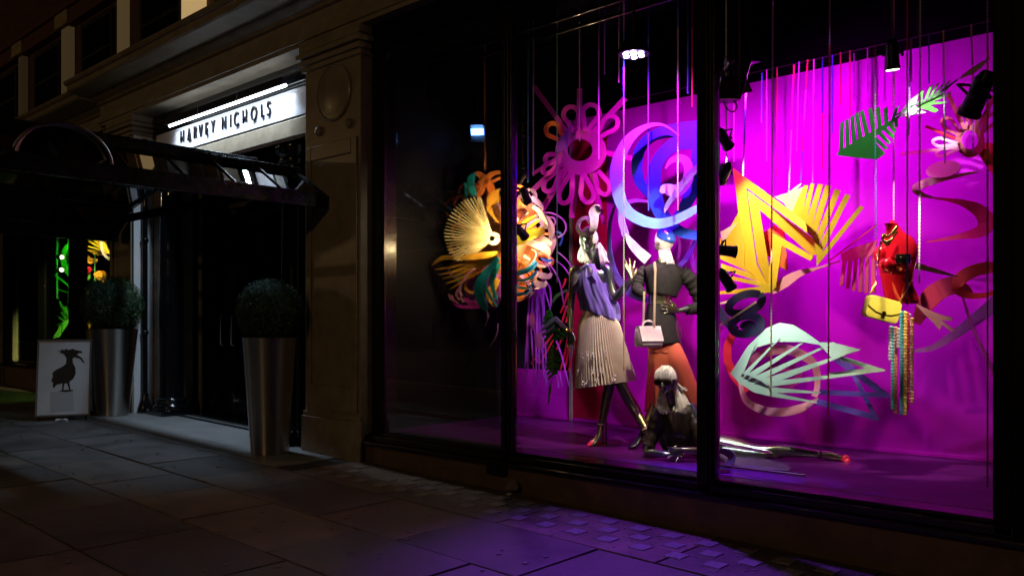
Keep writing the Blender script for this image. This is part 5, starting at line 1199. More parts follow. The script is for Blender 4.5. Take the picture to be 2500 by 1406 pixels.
# ---- red strips behind the hanging arm
t = art('paper_tassel', 'fan of red paper strips behind the bracelet of the skirted mannequin', 1370, 800, 1.6)
for k, (x0, y0, x1, y1) in enumerate([(610, 130, 540, 330), (600, 260, 520, 500), (590, 0, 555, 90), (470, 520, 260, 810), (480, 560, 340, 815), (610, 560, 540, 870), (620, 640, 575, 880), (640, 760, 618, 880), (560, 560, 450, 760), (640, 240, 590, 420)]):
    bands('strip', pp['red'], [[(x0, y0, 16, 1.55+.02*k), ((x0+x1)/2+6, (y0+y1)/2, 16, 1.55+.02*k), (x1, y1, 13, 1.55+.02*k)]], t, c7, wscale=1/3.905, n=3)
# ---- green leaf garland beside the bracelet
t = art('paper_leaf', 'hanging green and lilac paper leaf garland beside the bracelet', 1355, 830, .95, group='paper leaves')
yl = .92
l_ = comb([(480, 560), (440, 280)], [(410, 650), (385, 595), (368, 545), (362, 490), (368, 430), (378, 380), (395, 330)], .7, .05, 34)
r_ = comb([(470, 360), (500, 560)], [(612, 480), (612, 520), (610, 560), (570, 585)], .7, .05, 34)
cut('leaf_blade', pp['green'], [c7(l_+[(420, 285), (460, 320)]+r_+[(520, 600), (470, 580)])], plane_frame(1350, 790, yl, 14, 0), t)
for a in ([(362, 500), (480, 400), (500, 360), (470, 370), (362, 470)], [(500, 360), (612, 470), (612, 505), (490, 405)], [(370, 555), (480, 470), (484, 440), (370, 520)]):
    cut('lilac_stripe', pp['lilac'], [c7(a)], plane_frame(1350, 790, yl-.02, 14, 0), t)
l_ = comb([(460, 940), (450, 650)], [(425, 950), (412, 910), (402, 865), (402, 820), (408, 770), (425, 720)], .7, .05, 30)
r_ = comb([(480, 660), (470, 930)], [(530, 720), (542, 780), (540, 840), (515, 890)], .8, .05, 40)
cut('leaf_blade', pp['lime'], [c7(l_+[(440, 640), (470, 630)]+r_)], plane_frame(1350, 870, yl+.05, 10, 0), t)
cut('leaf_tip', pp['lime'], [c7([(445, 985), (455, 1040), (425, 1200), (418, 1200), (428, 1050)])], plane_frame(1340, 950, yl+.05, 10, 0), t)
band('cord', pp['dgreen'], [(1385, 708, 5, .95), (1360, 722, 8, .94), (1348, 740, 4, .93)], t, 4)
# ------------------------------------------------------------------ hanging chains
m_ch = {k: mat('chain_'+k, v, .35, .15) for k, v in dict(silver=(.60, .55, .62), red=(.70, .03, .10), blue=(.10, .14, .75), gold=(.85, .55, .15), violet=(.45, .18, .75), teal=(.08, .5, .5), dark=(.30, .09, .32), pink=(.85, .25, .65), copper=(.8, .3, .12), green=(.12, .5, .2)).items()}
CE = 4.27
def chain(px, bot, y, col, label, top=None, px2=None, r=.0036, pitch=.024, group='chains hanging in the window', mixed=None):
    b = Y(px2 if px2 else px, bot, y)
    a = Y(px, top, y) if top is not None else Vector((b.x, b.y, CE))
    if top is None and px2: a = Y(px, 0, y); a = b + (a-b)*((CE-b.z)/(a.z-b.z))
    mb = MB(); bead_chain(mb, a, b, pitch, r)
    ms = [m_ch[k] for k in (mixed or [col])]
    if mixed:
        n = len(mb.f)//12; cuts = len(mixed)
        mb.mi = []
        for i in range(n): mb.mi += [min(cuts-1, int(i/n*cuts))]*12
    o = mb.build('hanging_chain', ms); tag(o, label, 'chain', group)
    return o
CH = [
 (1302, 430, .7, 'silver', 'silver chain ending beside the left spotlights', None),
 (1289, 445, .8, 'teal', 'thin teal chain just left of the silver one by the left spotlights', None),
 (1183, 415, 1.0, 'copper', 'short copper chain from which the orange burst hangs', None),
 (1360, 690, .75, 'green', 'green chain dropping past the pink flower to the leaf garland', None),
 (1415, 345, 1.35, 'silver', 'silver chain holding up the pink flower', None),
 (1462, 390, .9, 'violet', 'violet chain over the right petals of the pink flower', None),
 (1476, 183, 1.1, 'violet', 'short violet chain left of the bright cluster lamp', None),
 (1511, 203, 1.0, 'silver', 'short silver chain nearest the bright cluster lamp on its left', None),
 (1523, 905, .55, 'silver', 'long silver chain passing in front of the blue swirl down to the skirt', None),
 (1583, 515, 1.2, 'blue', 'blue chain hanging inside the blue swirl', None),
 (1655, 515, .9, 'silver', 'silver chain crossing the heart of the blue swirl', None),
 (1679, 230, 1.4, 'blue', 'short blue chain left of the middle post', None),
 (1690, 262, 1.3, 'red', 'short red chain left of the middle post', None),
 (1773, 440, .6, 'silver', 'silver chain hanging beside the spotlights of the middle post', None),
 (1805, 245, .5, 'gold', 'short chain ending behind the black floodlight box', None),
 (1823, 430, .9, 'silver', 'slanting silver chain reaching the tip of the yellow leaf', 180, 1814),
 (1792, 395, 1.8, 'pink', 'pink chain close to the wall left of the slanting silver chain', 250),
 (1860, 300, 1.6, 'blue', 'blue chain on the rail above the tip of the yellow leaf', 178),
 (1872, 395, 1.75, 'pink', 'pink chain close to the wall beside the blue one', 170),
 (1887, 968, .6, 'silver', 'long silver chain falling in front of the yellow and mint leaves', None, 1882),
 (1897, 430, 1.85, 'red', 'thin red chain right of the long silver one', 165),
 (1939, 470, 1.3, 'red', 'slanting red and silver chain reaching the pale back of the yellow leaf', 158, 1926),
 (1951, 370, 1.6, 'violet', 'violet chain right of the slanting red and silver chain', 150, 1945),
 (1972, 442, 1.5, 'red', 'slanting red and blue chain above the fingers of the yellow leaf', 146, 1955),
 (1987, 450, 1.6, 'pink', 'pink chain over the top fingers of the yellow leaf', 145, 1984),
 (2008, 415, 1.7, 'blue', 'blue and red chain left of the long crimson chain', 140),
 (2026, 1015, .65, 'red', 'long red and silver chain dropping right of the yellow leaf to the floor', None, 2022),
 (2032, 325, 1.7, 'blue', 'short blue chain beside the long red and silver chain', 135),
 (2052, 258, 1.8, 'red', 'short dull red chain on the rail left of the dark green leaf', 128),
 (2075, 285, 1.5, 'red', 'bright red chain on the rail above the dark green leaf', 123),
 (2085, 245, 1.9, 'dark', 'first dark chain from the left above the dark green leaf', 130),
 (2100, 236, 1.9, 'dark', 'second dark chain from the left above the dark green leaf', 150),
 (2118, 228, 1.9, 'dark', 'third dark chain from the left above the dark green leaf', 116),
 (2137, 390, 1.0, 'silver', 'silver chain falling across the dark green leaf', 110),
 (2138, 585, 1.1, 'blue', 'thin blue chain between the dark green leaf and the red feather', 392),
 (2182, 540, 1.26, 'pink', 'pink chain holding the red bust under the lit spotlight', None),
 (2223, 330, 1.2, 'blue', 'blue and red chain pair right of the lit spotlight', 94, 2219),
 (2225, 200, 1.15, 'red', 'short red chain right of the lit spotlight', 96),
 (2215, 745, .6, 'gold', 'long gold and blue chain falling in front of the red bust', None),
 (2247, 690, .75, 'silver', 'silver chain falling right of the red bust', None, 2244),
 (2268, 205, 1.4, 'blue', 'short blue chain right of the lit spotlight', 85),
 (2303, 400, 1.3, 'gold', 'gold chain holding the bright green leaf', 75, 2307),
 (2371, 225, 1.0, 'pink', 'bright pink chain above the black spotlight at the right', 60, 2376),
 (2376, 375, 1.65, 'violet', 'violet chain falling through the crimson flower', 215),
 (2411, 1190, .5, 'dark', 'dark chain falling the whole height near the right frame', None),
]
MIX = {1523: ['violet', 'blue', 'silver', 'silver', 'silver', 'gold'], 1887: ['dark', 'violet', 'silver', 'silver', 'silver', 'gold'], 1939: ['red', 'red', 'silver', 'silver'], 1972: ['red', 'pink', 'red', 'blue'], 2008: ['blue', 'red'], 2026: ['dark', 'violet', 'red', 'silver', 'silver', 'pink', 'red'], 2215: ['violet', 'blue', 'red', 'gold', 'silver', 'copper', 'blue'], 2223: ['blue', 'violet'], 2303: ['gold', 'silver', 'silver'], 1655: ['blue', 'silver', 'silver', 'pink'], 1823: ['silver', 'teal', 'silver'], 2411: ['dark', 'violet', 'copper', 'dark', 'violet', 'dark'], 1462: ['dark', 'violet', 'silver'], 2137: ['red', 'violet', 'silver', 'silver', 'teal']}
for q in CH:
    px, bot, y, col, lab, top = q[:6]
    chain(px, bot, y, col, lab, top, q[6] if len(q) > 6 else None, mixed=MIX.get(px))
# bundle of coloured ropes under the yellow bag
t = thing('rope_bundle', 'bundle of multicoloured twisted chains hanging below the yellow bag', 'chains', Y(2200, 800, 1.14))
for i, (px, tp, bt, col) in enumerate([(2174, 795, 880, 'silver'), (2180, 796, 1000, 'teal'), (2187, 797, 1010, 'copper'), (2194, 800, 850, 'silver'), (2201, 760, 1012, 'teal'), (2206, 758, 985, 'green'), (2211, 760, 1014, 'gold'), (2216, 762, 1000, 'red'), (2221, 765, 960, 'violet'), (2227, 775, 985, 'copper')]):
    for dx, dd in ((0, 0),):
        mb = MB(); bead_chain(mb, Y(px, tp, 1.14+.01*(i % 3)), Y(px-.5, bt, 1.14+.01*(i % 3)), .022, .0118); mb.build('rope', m_ch[col], t)
# second torso, hem of the red form with a gold rim
# ------------------------------------------------------------------ lamps of the display
m_can = mat('lamp_can', (.012, .010, .012), .3, .4, var=.2, scale=20)
m_lit = glow('lamp_face', (1, .9, .62), 14)
m_unlit = mat('lamp_lens', (.08, .07, .06), .1, coat=1)
def can(px, py, y, aim, label, lit=False, size=1., power=0, col=(1, .86, .62), angle=40, post=None, group='black spotlights'):
    c = Y(px, py, y); d = (Vector(aim)-c).normalized(); t = thing('spotlight', label, 'lamp', c, group)
    s = d.cross(UP).normalized(); u = s.cross(d)
    def tub(a, b, ra, rb, nm, m, n=18):
        mb = MB(); rg = []
        for o_, r_ in ((a, ra), (b, rb)): rg.append([c+d*o_*size+(s*cos(2*pi*k/n)+u*sin(2*pi*k/n))*r_*size for k in range(n)])
        mb.rings(rg); return mb.build(nm, m, t, smooth=.6)
    tub(-.07, .06, .036, .040, 'can', m_can); tub(-.10, -.071, .020, .034, 'cap', m_can); tub(.0601, .078, .045, .045, 'bezel', m_can)
    tub(.0785, .081, .036, .036, 'lens', m_lit if lit else m_unlit)
    mb = MB(); mb.tube([c+s*.05*size-d*.01*size, c+s*.05*size+u*.07*size-d*.02*size, c-s*.05*size+u*.07*size-d*.02*size, c-s*.05*size-d*.01*size], .006*size, 6); mb.build('yoke', m_can, t, smooth=True)
    mb = MB(); mb.ball(c+s*.056*size, .010*size, 8, 6); mb.build('knob', m_can, t, smooth=True)
    if post is not None:
        mb = MB(); mb.tube([c+u*.07*size-d*.02*size, Vector(post)], .008, 8); mb.build('arm', m_can, t, smooth=True)
    if power:
        o = lamp('spot_beam', 'SPOT', c+d*.10*size, power, col, aim, .03, angle, .5); o.parent = t; o.matrix_parent_inverse = world_of(t).inverted()
    return t
def lamp_pole(px, y, label, top=None, bot=None, gp='lamp poles behind the posts'):
    c = Y(px, 700, y); t = thing('lamp_pole', label, 'pole', (c.x, c.y, ZF), gp)
    mb = MB(); mb.tube([(c.x, c.y, ZF), (c.x, c.y, CE)], .016, 10); mb.build('pole', m_can, t, smooth=True)
    mb = MB(); mb.lathe([(.09, 0), (.09, .008), (.02, .014)], (c.x, c.y, ZF), 20); mb.build('base', m_can, t, smooth=True)
    return c
pr = lamp_pole(1752, .40, 'black lamp pole carrying spotlights behind the middle post')
pl = lamp_pole(1246, .42, 'black lamp pole carrying spotlights behind the left post')
arm = lambda p, py, px, y: (p.x, p.y, Y(px, py, y).z+.05)
YWALL = lambda px, py: Y(px, py, YB)
can(1768, 340, .42, Y(1900, 560, 1.2), 'black spotlight topmost of the four on the middle post pole', post=arm(pr, 0, 340, .42) if False else (pr.x, pr.y, Y(1768, 340, .42).z), power=85, angle=76)
can(1768, 424, .42, Y(1640, 700, 1.2), 'black spotlight second from the top on the middle post pole', power=130, angle=44, post=(pr.x, pr.y, Y(1768, 424, .42).z))
can(1771, 612, .42, S(2188, 665, 5.9), 'black spotlight third from the top on the middle post pole', post=(pr.x, pr.y, Y(1771, 612, .42).z), power=85, angle=24)
can(1773, 684, .42, Y(1930, 920, .95), 'black spotlight lowest of the four on the middle post pole', power=27, angle=80, col=(.9,1,.95), post=(pr.x, pr.y, Y(1773, 684, .42).z))
can(1780, 158, .55, Y(1700, 300, 1.2), 'small black spotlight above the magenta floodlight', post=(Y(1780, 158, .55).x, .55, CE), size=.7)
can(1273, 430, .50, Y(1150, 600, 1.0), 'black spotlight topmost of three on the left post pole', power=60, angle=110, post=(pl.x, pl.y, Y(1270, 430, .5).z))
can(1282, 478, .50, Y(1305, 560, .95)-FWD*.15, 'lit black spotlight in the middle of three on the left post pole', lit=True, post=(pl.x, pl.y, Y(1282, 478, .5).z), power=14, angle=80)
can(1271, 566, .50, Y(1330, 640, .95)-FWD*.1, 'lit black spotlight lowest of three on the left post pole', lit=True, post=(pl.x, pl.y, Y(1271, 566, .5).z), power=11, angle=80)
can(2178, 138, .95, S(2196, 620, 5.9), 'lit black spotlight hanging high between the dark and bright green leaves', lit=True, post=(Y(2160, 0, .95).x, .95, CE), power=270, angle=26, size=1.15)
can(2385, 236, .45, S(2150, 760, 5.75), 'large black spotlight reaching in from the right frame', post=(Y(2450, 228, .42).x, .42, Y(2450, 228, .42).z), size=1.5, power=190, angle=20)
# round cluster lamp
c = Y(1547, 134, .5); t = thing('cluster_lamp', 'round ceiling lamp of seven violet white diodes', 'lamp', c)
cl = c
mb = MB(); mb.lathe([(.0, .10), (.10, .09), (.125, .03), (.125, .0), (.115, -.001), (.115, .02)][::-1], c, 24); mb.build('housing', m_can, t, smooth=True)
m_diode = glow('diode_glow', (.62, .45, 1.0), 30)
for k in range(7):
    a = 2*pi*k/6; r = .068 if k < 6 else 0; mb = MB(); mb.ball(c+Vector((cos(a)*r, sin(a)*r, -.002)), .024, 10, 6, (1, 1, .5)); mb.build('diode', m_diode, t, smooth=True)
mb = MB(); mb.tube([c+UP*.09, Vector((c.x, c.y, CE))], .012, 8); mb.build('stem', m_can, t, smooth=True)
# flat floodlights
def flood(px, py, y, aim, col, label, size=.11, es=12, tilt=None):
    c = Y(px, py, y); d = (Vector(aim)-c).normalized(); t = thing('floodlight', label, 'lamp', c, 'flat floodlights')
    s = d.cross(UP).normalized(); u = s.cross(d)
    mb = MB(); mb.obox(c-d*.035, s*size, u*size*.7, d*.03); mb.build('housing', m_can, t, bevel=.006)
    mb = MB(); mb.obox(c, s*size*.9, u*size*.6, d*.003); mb.build('lens', glow('flood_glow', col, es), t)
    for sg_ in (-1, 1):
        mb = MB(); mb.obox(c+u*sg_*size*.85+d*.045, s*size*.95, (u*sg_*.6+d).normalized()*.055, (d*sg_*.6-u).normalized()*.003); mb.build('barn_door', m_can, t)
    mb = MB(); mb.tube([c-d*.04, Vector((c.x, c.y, CE))], .012, 8); mb.build('stem', m_can, t, smooth=True)
    return c, d
fc, fd = flood(1165, 322, 1.3, Y(1165, 322, 1.3)+Vector((.75, -1.0, -.55)), (.12, .35, 1.0), 'bright blue floodlight hanging in the dark left part of the window', .075, 40)
mc, md = flood(1800, 180, .75, Y(2080, 420, YB), (1, .12, 1), 'magenta floodlight above the black lamp box by the middle post', .12, 10)
# black floodlight box
c0 = Y(1783, 218, .62); t = thing('lamp_box', 'large black tapered lamp box hanging behind the middle post', 'lamp', c0)
mb = MB(); s_ = RIGHT; mb.rings([[c0+RIGHT*x+UP*z+FWD*yv for x, yv in ((-.09, -.09), (.105, -.09), (.105, .09), (-.09, .09))] if k == 0 else [c0+RIGHT*x+UP*z+FWD*yv for x, yv in ((-.12, -.07), (.06, -.07), (.06, .07), (-.12, .07))] for k, z in ((0, .07), (1, -.09))]); mb.build('housing', m_can, t, bevel=.008)
mb = MB(); mb.tube([c0+RIGHT*-.05-UP*.09, c0+RIGHT*-.03-UP*.14, c0+RIGHT*.02-UP*.17, c0+RIGHT*.05-UP*.13, c0+RIGHT*.03-UP*.09], .005, 6, smooth=4); mb.build('cable', m_can, t, smooth=True)
mb = MB(); mb.tube([c0+UP*.07, Vector((c0.x, c0.y, CE))], .012, 8); mb.build('stem', m_can, t, smooth=True)
# lamp in the heart of the ribbon fan
c0 = Y(1201, 582, .80); t = thing('fan_lamp', 'round dark lamp head glowing in the heart of the pleated fan', 'lamp', c0)
mb = MB(); mb.ball(c0, .028, 16, 10); mb.build('lamp_head', m_can, t, smooth=True)
mb = MB(); mb.tube([c0, c0+RIGHT*.05+UP*.01-FWD*.05, c0+RIGHT*.12-UP*.04-FWD*.1], .005, 8); mb.build('arm', m_can, t, smooth=True)
mb = MB(); mb.ball(c0+FWD*.045, .022, 12, 8); mb.build('bulb', glow('fan_bulb', (1, .78, .42), 60), t, smooth=True)
o = lamp('fan_light', 'POINT', c0+FWD*.075, 55, (1, .74, .36), size=.02); o.parent = t; o.matrix_parent_inverse = world_of(t).inverted()
# ------------------------------------------------------------------ planters with clipped balls
m_leaf = [mat('box_leaf_%s' % k, c, .5, var=.25, scale=15) for k, c in (('mid', (.03, .088, .023)), ('dark', (.009, .028, .009)), ('light', (.035, .09, .024)))]
m_soil = mat('soil', (.02, .015, .01), .9)
m_twig = mat('twig', (.05, .035, .02), .8)
def planter(x, y, s, hgt, rb, rtop, ball, label, seed):
    g = gz(x); t = thing('planter', label, 'planter', (x, y, g), 'steel planters beside the entrance')
    mb = MB(); mb.lathe([(rb, 0), (rb+.002, .012), (rtop, hgt-.006), (rtop+.004, hgt), (rtop-.016, hgt), (rtop-.02, hgt-.06), (.01, hgt-.061)], (x, y, g), 48); mb.build('pot', m_steel, t, smooth=True)
    mb = MB(); mb.lathe([(.01, hgt-.06), (rtop-.021, hgt-.055), (.01, hgt-.04)], (x, y, g), 24); mb.build('soil', m_soil, t)
    mb = MB(); mb.tube([(x, y, g+hgt-.07), (x, y, g+hgt+ball*.9)], .03, 8); mb.build('stem', m_twig, t)
    q = random.Random(seed); c = Vector((x, y, g+hgt+ball*.80))
    mb = MB(); mb.ball(c, ball*.86, 24, 16); mb.build('inner_mass', m_leaf[1], t, smooth=True)
    mb = MB()
    for k in range(9000):
        d = Vector((q.gauss(0, 1), q.gauss(0, 1), q.gauss(0, 1))).normalized()
        lump = 1+.05*noise.noise(d*3+Vector((seed, 0, 0)))+.02*noise.noise(d*9)
        r = ball*q.uniform(.87, 1.03)*lump*(1+(.05*q.random() if k % 40 == 0 else 0)); p = c+d*r
        if p.z < g+hgt-.02 and (p.xy-Vector((x, y))).length < rtop: continue
        n = (d+Vector((q.uniform(-1, 1), q.uniform(-1, 1), q.uniform(-.4, 1)))*.7).normalized(); a = n.orthogonal().normalized(); a.rotate(Matrix.Rotation(q.uniform(0, 6.3), 3, n)); b = n.cross(a)
        l = q.uniform(.009, .016); mb.cur = q.choice((0, 0, 1, 2))
        mb.add([p-a*l, p+b*l*.55+n*.003, p+a*l, p-b*l*.55+n*.003], [(0, 1, 2, 3)])
    o = mb.build('foliage', m_leaf, t); o['kind'] = 'stuff'
planter(-11.72, -.30, 1, 1.18, .21, .325, .40, 'brushed steel planter with clipped green ball beside the poster board', 3)
planter(-7.62, -.36, 1, 1.19, .19, .275, .335, 'brushed steel planter with dark clipped ball in front of the brown pier', 8)

# ------------------------------------------------------------------ poster board
bx = S(160, 1018, 10.95); bx.z = gz(bx.x)
t = thing('poster_board', 'white A-board with a black crested bird poster standing beside the steel planter', 'signboard', bx)
m_poster = mat('poster_paper', (.80, .81, .86), .5, var=.08, scale=4)
m_ink = mat('poster_ink', (.012, .013, .016), .5)
m_grey = mat('poster_grey', (.58, .59, .64), .5)
m_bframe = mat('board_frame', (.16, .15, .15), .4, .3)
yaw = R(24); u = Vector((cos(yaw), sin(yaw), 0)); nrm = Vector((sin(yaw), -cos(yaw), 0))
u = (RIGHT*cos(R(20))+FWD*sin(R(20))); nrm = -FWD*cos(R(20))+RIGHT*sin(R(20))
def leaf_panel(sg_, name):
    "one leaning leaf of the board; returns its frame: origin at bottom centre, u across, v up the slope"
    o = bx + nrm*(.22*sg_) + UP*.05; top = bx + nrm*(.03*sg_) + UP*1.04; v = (top-o); L = v.length; v.normalize(); w = u.cross(v)
    if w.dot(nrm)*sg_ < 0: w = -w
    hw0 = .32
    def P(a, b, d=0): return o+u*a+v*b+w*d
    def quad(a0, a1, b0, b1, d0, d1): 
        mb = MB(); mb.prism([P(a0, b0, d0), P(a1, b0, d0), P(a1, b1, d0), P(a0, b1, d0)], w*(d1-d0)); return mb
    mb = MB()
    for q in ((-hw0, -hw0+.022, 0, L), (hw0-.022, hw0, 0, L), (-hw0+.022, hw0-.022, 0, .022), (-hw0+.022, hw0-.022, L-.022, L)):
        m2 = quad(*q, -.006, .012); mb.add(m2.v, m2.f)
    fr_ = mb.build(name, m_bframe, t, bevel=.002)
    quad(-hw0+.02, hw0-.02, .02, L-.02, -.004, .004).build('poster', m_poster, fr_)
    for a in (-hw0+.05, hw0-.05):
        mb = MB(); mb.tube([P(a, 0), P(a, -.055)], .012, 8); mb.build('foot', m_black, fr_)
    return P, w, L, fr_
leaf_panel(-1, 'rear_leaf'); P, w_, L, frl = leaf_panel(1, 'front_leaf')
def onposter(name, pts, m, d, th=.001):
    o = P(0, 0, d); v = (P(0, 1, d)-o)
    s = 1/3.35   # crop units to px
    x0, x1, y0, y1 = 98., 217., 833., 1012.
    q = []
    for x, y in pts:
        px, py = x*s, 540+y*s; f = (py-y0)/(y1-y0); xl = 104-2*(1-f)*0+(-2)+(3*f); xr = 208+12*f
        xl = 102+4*f; q.append((-.29+.58*(px-xl)/(xr-xl), .03+(L-.06)*(1-f)))
    mb = MB(); me = sheet_mesh(name, [q], (o, u, v), th); link(name, me, m, frl)
onposter('plinth_print', [(440, 1400), (610, 1388), (628, 1560), (452, 1570)], m_grey, .0052)
onposter('bird_print', [(520, 1085), (490, 1070), (478, 1055), (500, 1058), (492, 1040), (520, 1052), (530, 1038), (548, 1050), (580, 1040), (600, 1050), (650, 1062), (655, 1075), (625, 1078), (612, 1090), (650, 1115), (678, 1160), (665, 1158), (640, 1125), (600, 1112), (585, 1120), (590, 1160), (612, 1200), (618, 1250), (605, 1290), (575, 1320), (590, 1385), (580, 1385), (560, 1328), (540, 1330), (536, 1390), (526, 1390), (526, 1328), (480, 1340), (468, 1362), (455, 1360), (458, 1320), (440, 1310), (452, 1270), (445, 1240), (470, 1215), (515, 1190), (540, 1165), (540, 1120)], m_ink, .0066)
onposter('shadow_print', [(500, 1392), (540, 1384), (605, 1384), (615, 1392), (560, 1402)], m_ink, .0068)
# litter
t = thing('litter', 'scrap of white paper on the pavement in front of the poster board', 'litter', S(148, 1030, 2018*1.25/239))
c = S(148, 1030, 2018*1.255/239); c.z = gz(c.x)+.004
mb = MB(); mb.rings([[c+RIGHT*(-.06+.05*i)+FWD*(s*.03*(1-.2*i))+UP*(.010+.014*((i*7+k) % 3)) for k, s in enumerate((-1, -.3, .4, 1))] for i in range(4)]); mb.build('paper_scrap', m_poster, t)
c = Y(1246, 1206, -.02); c.z = gz(c.x)
t = thing('litter', 'crumpled paper cup lying against the wall below the left window post', 'litter', c)
mb = MB(); d = Vector((.8, -.4, .45)).normalized(); s = d.cross(UP).normalized(); uu = s.cross(d)
mb.rings([[c+UP*.06+d*o_+(s*cos(2*pi*k/14)+uu*sin(2*pi*k/14))*(r+.006*sin(5*k)) for k in range(14)] for o_, r in ((-.05, .030), (.0, .038), (.06, .046))], cap=True); mb.build('cup', mat('cup_paper', (.28, .22, .2), .6, var=.2, scale=20), t, smooth=.6)
mb = MB(); mb.prism([c+Vector((-.03, -.03, .004)), c+Vector((.03, -.05, .004)), c+Vector((.035, -.012, .012)), c+Vector((-.02, .0, .010))], (0, 0, .002)); mb.build('tissue', m_poster, t)

# ------------------------------------------------------------------ the far display window, lit green and yellow
ZL = .66; XA, XB = -17.58, -12.57
lamp_far = None
t = thing('display_window', 'far black framed shop window glowing green and yellow behind the canopy', 'window', (-15, .1, ZL))
mb = MB(); mb.box((XA, .06, 0), (XB, .6, ZL-.09)); mb.build('stall_riser', m_riser, t, bevel=.006)
mb = MB(); mb.box((XA, .0, ZL-.089), (XB, .5, ZL-.03)); mb.build('sill', m_frame, t, bevel=.008)
mb = MB(); mb.box((XA, .10, ZL-.029), (XB, .3, ZL)); mb.build('bottom_rail', m_frame, t)
for a, b in ((XA, XA+.12), (-15.85, -15.7), (-14.32, -13.86), (XB-.1, XB)):
    mb = MB(); mb.box((a, .05, ZL-.028), (b, .18, 4.0)); mb.build('mullion', m_dull, t, bevel=.008)
for a, b in ((XA+.12, -15.85), (-15.7, -14.32), (-13.86, XB-.1)):
    mb = MB(); mb.box((a+.002, .147, ZL), (b-.002, .153, 4.0)); mb.build('glass_pane', m_glass, t)
mb = MB(); mb.box((XA, .06, 3.9), (XB, .5, 4.28)); mb.build('window_head', m_frame, t)
mb = MB(); mb.box((XA, .31, ZL-.1), (XB, 2.0, ZL-.001)); mb.box((XA+.01, .36, ZL), (-16.35, .40, 4.09)); mb.box((XA, 2.0, ZL-.1), (XB, 2.06, 4.2)); mb.box((XA, .55, 4.1), (XB, 2.0, 4.2)); mb.box((XA-.05, .31, ZL-.1), (XA-.001, 2.06, 4.2)); mb.box((XB+.001, .61, ZL-.1), (XB+.05, 2.06, 4.2))  # second box is an added black partition that keeps the left pane dark
o = mb.build('lining', mat('green_black', (.0008, .001, .0008), .9, spec=0), t)
for nm, lab, ps in (('paper_fan', 'yellow paper fan high in the far green lit window', 0), ('paper_ring', 'green paper ring hanging in the far window', 1), ('paper_leaf', 'green paper palm low in the far window', 2), ('paper_leaf', 'yellow paper leaf at the foot of the far window beside the clipped ball', 3), ('paper_bird', 'yellow and red paper shapes hanging behind the clipped ball', 4), ('paper_zigzag', 'thin green paper zigzag in the far window', 5)):
    cc = crop(0, 540, 3.35); yy = .75
    if ps == 0:
        t = art(nm, lab, 250, 590, yy); hub = (890, 260)
        for k, (x, y) in enumerate([(690, 195), (705, 235), (735, 250), (720, 160), (740, 130), (775, 120), (820, 120), (760, 265), (790, 280)]): bands('slat', pp['yellow'], [[(x, y, 14, yy+.01*k), ((x+hub[0])/2, (y+hub[1])/2, 14, yy+.01*k), (hub[0], hub[1], 8, yy+.01*k)]], t, cc, n=2, wscale=1/3.35)
        bands('arc', pp['white'], [[(838, 100, 12, .6), (826, 190, 16, .6), (848, 270, 20, .6), (900, 318, 16, .6)]], t, cc, wscale=1/3.35)
        cut('scrap', pp['orange'], [cc([(820, 0), (836, 0), (834, 62), (822, 60)])], plane_frame(250, 550, yy, 50, 0), t)
    if ps == 1:
        t = art(nm, lab, 170, 640, .9); bands('ring', pp['lime'], [[(600, 190, 30, .9), (545, 215, 40, .9), (515, 290, 42, .9), (530, 380, 44, .9), (575, 440, 34, .9), (610, 450, 20, .9)]], t, cc, wscale=1/3.35)
    if ps == 2:
        t = art(nm, lab, 150, 790, 1.0)
        for k, (x0, y0, x1, y1) in enumerate([(395, 848, 480, 845), (430, 880, 500, 850), (455, 770, 530, 820), (440, 625, 480, 620), (480, 655, 540, 760), (500, 740, 540, 800), (530, 700, 560, 790), (575, 700, 570, 800), (440, 940, 520, 830), (470, 940, 560, 800)]): bands('finger', pp['lime'], [[(x0, y0, 14, 1.0+.01*k), ((x0+x1)/2, (y0+y1)/2, 18, 1.0+.01*k), (x1, y1, 14, 1.0+.01*k)]], t, cc, n=2, wscale=1/3.35)
        cut('hub', pp['lime'], [cc([(500, 830), (580, 790), (585, 810), (540, 860), (480, 950), (430, 955), (470, 890)])], plane_frame(155, 800, 1.0, 50, 0), t)
    if ps == 3:
        t = art(nm, lab, 210, 800, .8)
        for k, (x1, y1) in enumerate([(745, 860), (740, 880), (735, 905), (738, 930), (730, 960), (700, 975), (740, 1000), (745, 1060)]): bands('finger', pp['yellow'], [[(660, 860+8*k, 8, .8+.01*k), (700, (860+8*k+y1)/2, 16, .8+.01*k), (x1, y1, 10, .8+.01*k)]], t, cc, n=2, wscale=1/3.35)
        cut('blade', pp['yellow'], [cc([(665, 790), (700, 795), (735, 830), (745, 860), (665, 865)])], plane_frame(210, 790, .8, 50, 0), t)
    if ps == 4:
        t = art(nm, lab, 240, 680, .85); cut('body', pp['amber'], [cc([(760, 430), (800, 405), (850, 405), (885, 440), (890, 530), (850, 520), (840, 495), (790, 470)])], plane_frame(245, 680, .85, 50, 0), t)
        cut('wing', pp['red'], [cc([(680, 460), (700, 380), (730, 370), (760, 395), (720, 430)])], plane_frame(215, 660, .9, 50, 0), t); cut('wing', pp['lime'], [cc([(675, 495), (700, 465), (745, 420), (735, 465), (700, 500)])], plane_frame(215, 680, .88, 50, 0), t)
        cut('curl', pp['amber'], [cc([(680, 290), (720, 275), (745, 300), (800, 310), (795, 335), (740, 350), (690, 335)])], plane_frame(220, 635, .9, 50, 0), t)
        cut('tail', pp['yellow'], [cc([(700, 590), (790, 562), (800, 580), (740, 625), (705, 615)])], plane_frame(225, 715, .85, 50, 0), t); cut('tail', pp['blue'], [cc([(682, 590), (700, 578), (708, 610), (690, 625)])], plane_frame(210, 720, .86, 50, 0), t)
